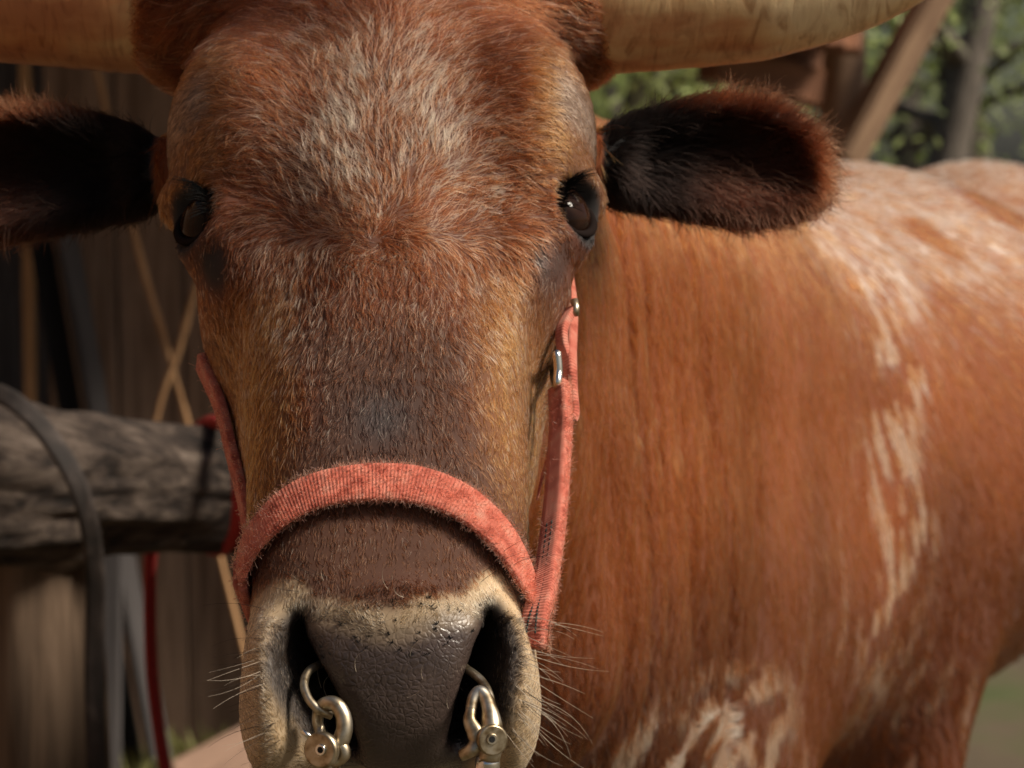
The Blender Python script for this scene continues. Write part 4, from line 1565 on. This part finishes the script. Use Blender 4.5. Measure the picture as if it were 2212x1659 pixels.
# cheek strap on the far side
lp, ln_ = [], []
for sv in (.06, .09, .12, .15, .18, .205, .228):
    h = BVH.ray_cast(V(from_head(-.4, sv, -.050 + .16 * max(0, sv - .15))), V(HL))
    lp.append(np.array(h[0]))
    ln_.append(-HL)
lp.append(hp[0] + hn[0] * .003)
ln_.append(hn[0])
LP = sub(np.array(lp) - HL * .004, 60)
link('cheek_strap', strap_mesh('cheek_strap', LP, nrm(sub(np.array(ln_) + HN * .15, 60)), .014, .0045), M_WEB, halter)
m_metal, nt, b = mat('nickel')
b.inputs['Base Color'].default_value = (.80, .76, .68, 1)
b.inputs['Metallic'].default_value = 1
b.inputs['Roughness'].default_value = .22
rg = [at(1203, 765, 1.262), at(1206, 800, 1.262), at(1202, 832, 1.262), at(1196, 800, 1.30), at(1203, 765, 1.262)]
link('square_ring', tube_mesh('square_ring', spline(rg, 40), .0024, 10), m_metal, halter)
m_brass, nt, b = mat('worn brass')
tc = nd(nt, 'ShaderNodeTexCoord')
nz = nd(nt, 'ShaderNodeTexNoise')
nz.inputs['Scale'].default_value = 160
nz.inputs['Detail'].default_value = 6
nt.links.new(tc.outputs['Object'], nz.inputs['Vector'])
nt.links.new(ramp(nt, nz.outputs['Fac'], [(.35, (.20, .14, .075)), (.5, (.44, .36, .245)), (.7, (.58, .53, .44))]), b.inputs['Base Color'])
b.inputs['Metallic'].default_value = 1
b.inputs['Roughness'].default_value = .40
link('strap_tip', tube_mesh('strap_tip', np.array([at(1240, 648, 1.30), at(1244, 664, 1.298), at(1242, 680, 1.296)]), .0022, 8), m_brass, halter)


def fuzz(P, N_, width, count, parent, ln=.0022):
    k = rng.integers(0, len(P), count)
    tn = nrm(np.gradient(P, axis=0))
    wd = nrm(np.cross(tn, N_))
    edge = rng.random(count) < .55
    off = np.where(edge, np.sign(rng.normal(0, 1, count)) * .5, rng.uniform(-.5, .5, count)) * width
    R = P[k] + wd[k] * off[:, None] + N_[k] * np.where(edge, rng.uniform(-.002, .002, count), .0022)[:, None] + tn[k] * rng.normal(0, .001, count)[:, None]
    d = nrm(np.where(edge[:, None], wd[k] * np.sign(off)[:, None] * 1.0 + N_[k] * .25, N_[k] * .8) + rng.normal(0, .6, (count, 3)))
    L = ln * (.3 + rng.random(count))
    u = np.linspace(0, 1, 4)[None, :, None]
    pts = R[:, None] + d[:, None] * L[:, None, None] * u + rng.normal(0, .35, (count, 1, 3)) * L[:, None, None] * u ** 2
    col = np.array([.55, .12, .07]) * (.6 + .8 * rng.random((count, 1))) + np.array([.0, .05, .04]) * rng.random((count, 1))
    hair_object('fuzz', pts, np.full((count, 4), .00012), np.clip(col, 0, .9), M_FUR, parent)['kind'] = 'stuff'


fuzz(NP_ + NN_ * .0062, NN_, .0200, 4500, noseband)
fuzz(CP, nrm(CNr), .0155, 3000, cheek)
fuzz(LP, nrm(sub(np.array(ln_), 60)), .019, 900, halter)

# ------------------------------------------------------------------ nose ring and snap hooks
PADD = float((ray(862, 1500)[0] - CAM) @ F_)


def P_(px, py, dd=0.0):
    return at(px, py, PADD + .004 + dd)


ringp = [P_(716, 1546, -.010), P_(690, 1534, -.012), P_(668, 1512, -.010), P_(657, 1482, -.004), P_(664, 1454, .004), P_(690, 1436, .012), P_(740, 1425, .024), P_(860, 1420, .030), P_(975, 1430, .026), P_(1015, 1450, .010), P_(1043, 1474, 0), P_(1058, 1505, -.008), P_(1062, 1540, -.012), P_(1050, 1570, -.012)]
tag(link('nose_ring', tube_mesh('nose_ring', spline(ringp, 120), .0020, 14), m_brass), 'worn brass ring passing through both nostrils of the cow', 'nose ring')


def disc(name, c, n_, r, t, m, parent, seg=24):
    n_ = nrm(n_)
    o = link(name, tube_mesh(name, np.array([c - n_ * t / 2, c - n_ * t * .35, c + n_ * t * .35, c + n_ * t / 2]), [r * .88, r, r, r * .88], seg), m, parent)
    for p in o.data.polygons:
        p.use_smooth = len(p.vertices) < 6
    for e in o.data.edges:
        e.use_edge_sharp = True
    return o


hk = tag(empty('snap_hook', P_(715, 1640)), 'brass snap hook clipped to the nose ring at the left nostril', 'snap hook', 'snap hooks on the nose ring')
A = lambda a, b, c=0: P_(a, b, c - .010)
link('hook', tube_mesh('hook', spline([A(694, 1585, .004), A(686, 1560, .004), A(690, 1532, .002), A(705, 1519, -.002), A(726, 1522, -.004), A(741, 1545, -.005), A(744, 1575, -.006), A(735, 1602, -.006), A(722, 1618, -.005), A(712, 1640, -.004)], 60), np.interp(np.linspace(0, 1, 60), [0, .2, .5, .8, 1], [.0024, .0028, .0036, .0042, .0048]), 14), m_brass, hk)
link('gate', tube_mesh('gate', spline([A(690, 1602, 0), A(690, 1585, .002), A(692, 1570, .004)], 12), .0022, 10), m_brass, hk)
link('lever', tube_mesh('lever', np.array([A(652, 1578, -.004), A(664, 1587, -.005), A(680, 1598, -.004)]), .0013, 8), m_metal, hk)
pv = disc('pivot_cheek', A(695, 1620, -.010), vw((-.45, 0, -1)), .0083, .0045, m_brass, hk)
disc('rivet', A(692, 1620, -.0128), vw((-.45, 0, -1)), .0026, .0012, m_metal, hk)
disc('rivet_hole', A(692, 1620, -.0134), vw((-.45, 0, -1)), .0015, .0006, M_BLACK, hk)
link('swivel_eye', tube_mesh('swivel_eye', spline([A(722, 1606, -.006), A(738, 1612, -.007), A(744, 1628, -.007), A(734, 1640, -.006), A(716, 1645, -.006)], 24), .0030, 10), m_brass, hk)
link('shank', tube_mesh('shank', np.array([A(708, 1625, -.004), A(712, 1660, -.002), A(714, 1720, 0)]), [.0056, .0050, .0050], 14), m_brass, hk)

hk = tag(empty('snap_hook', P_(1050, 1640)), 'brass snap hook with bent thumb lever at the right nostril', 'snap hook', 'snap hooks on the nose ring')
A = lambda a, b, c=0: P_(a, b, c - .012)
link('hook', tube_mesh('hook', spline([A(1017, 1558, -.002), A(1018, 1530, 0), A(1024, 1505, .002), A(1036, 1494, .003), A(1048, 1506, .002), A(1058, 1535, -.002), A(1062, 1565, -.005), A(1062, 1600, -.006), A(1056, 1640, -.005)], 60), np.interp(np.linspace(0, 1, 60), [0, .3, .6, .85, 1], [.0026, .0028, .0036, .0058, .0050]), 14), m_brass, hk)
link('lever', tube_mesh('lever', spline([A(1017, 1530, -.004), A(1014, 1556, -.006), A(1026, 1582, -.008), A(1030, 1602, -.009), A(1018, 1620, -.010), A(996, 1632, -.008)], 40), np.interp(np.linspace(0, 1, 40), [0, .4, .7, 1], [.0022, .0040, .0036, .0028]), 14, flat=.7), m_brass, hk)
disc('pivot_cheek', A(1062, 1598, -.010), vw((.35, 0, -1)), .0072, .0045, m_brass, hk)
disc('rivet', A(1063, 1597, -.0128), vw((.35, 0, -1)), .0026, .0012, m_brass, hk)
disc('rivet_hole', A(1063, 1597, -.0134), vw((.35, 0, -1)), .0015, .0006, M_BLACK, hk)
link('swivel', tube_mesh('swivel', np.array([A(1054, 1636, -.004), A(1053, 1644, -.004), A(1053, 1656, -.003), A(1052, 1700, 0)]), [.0052, .0058, .0058, .0058], 16), m_metal, hk)
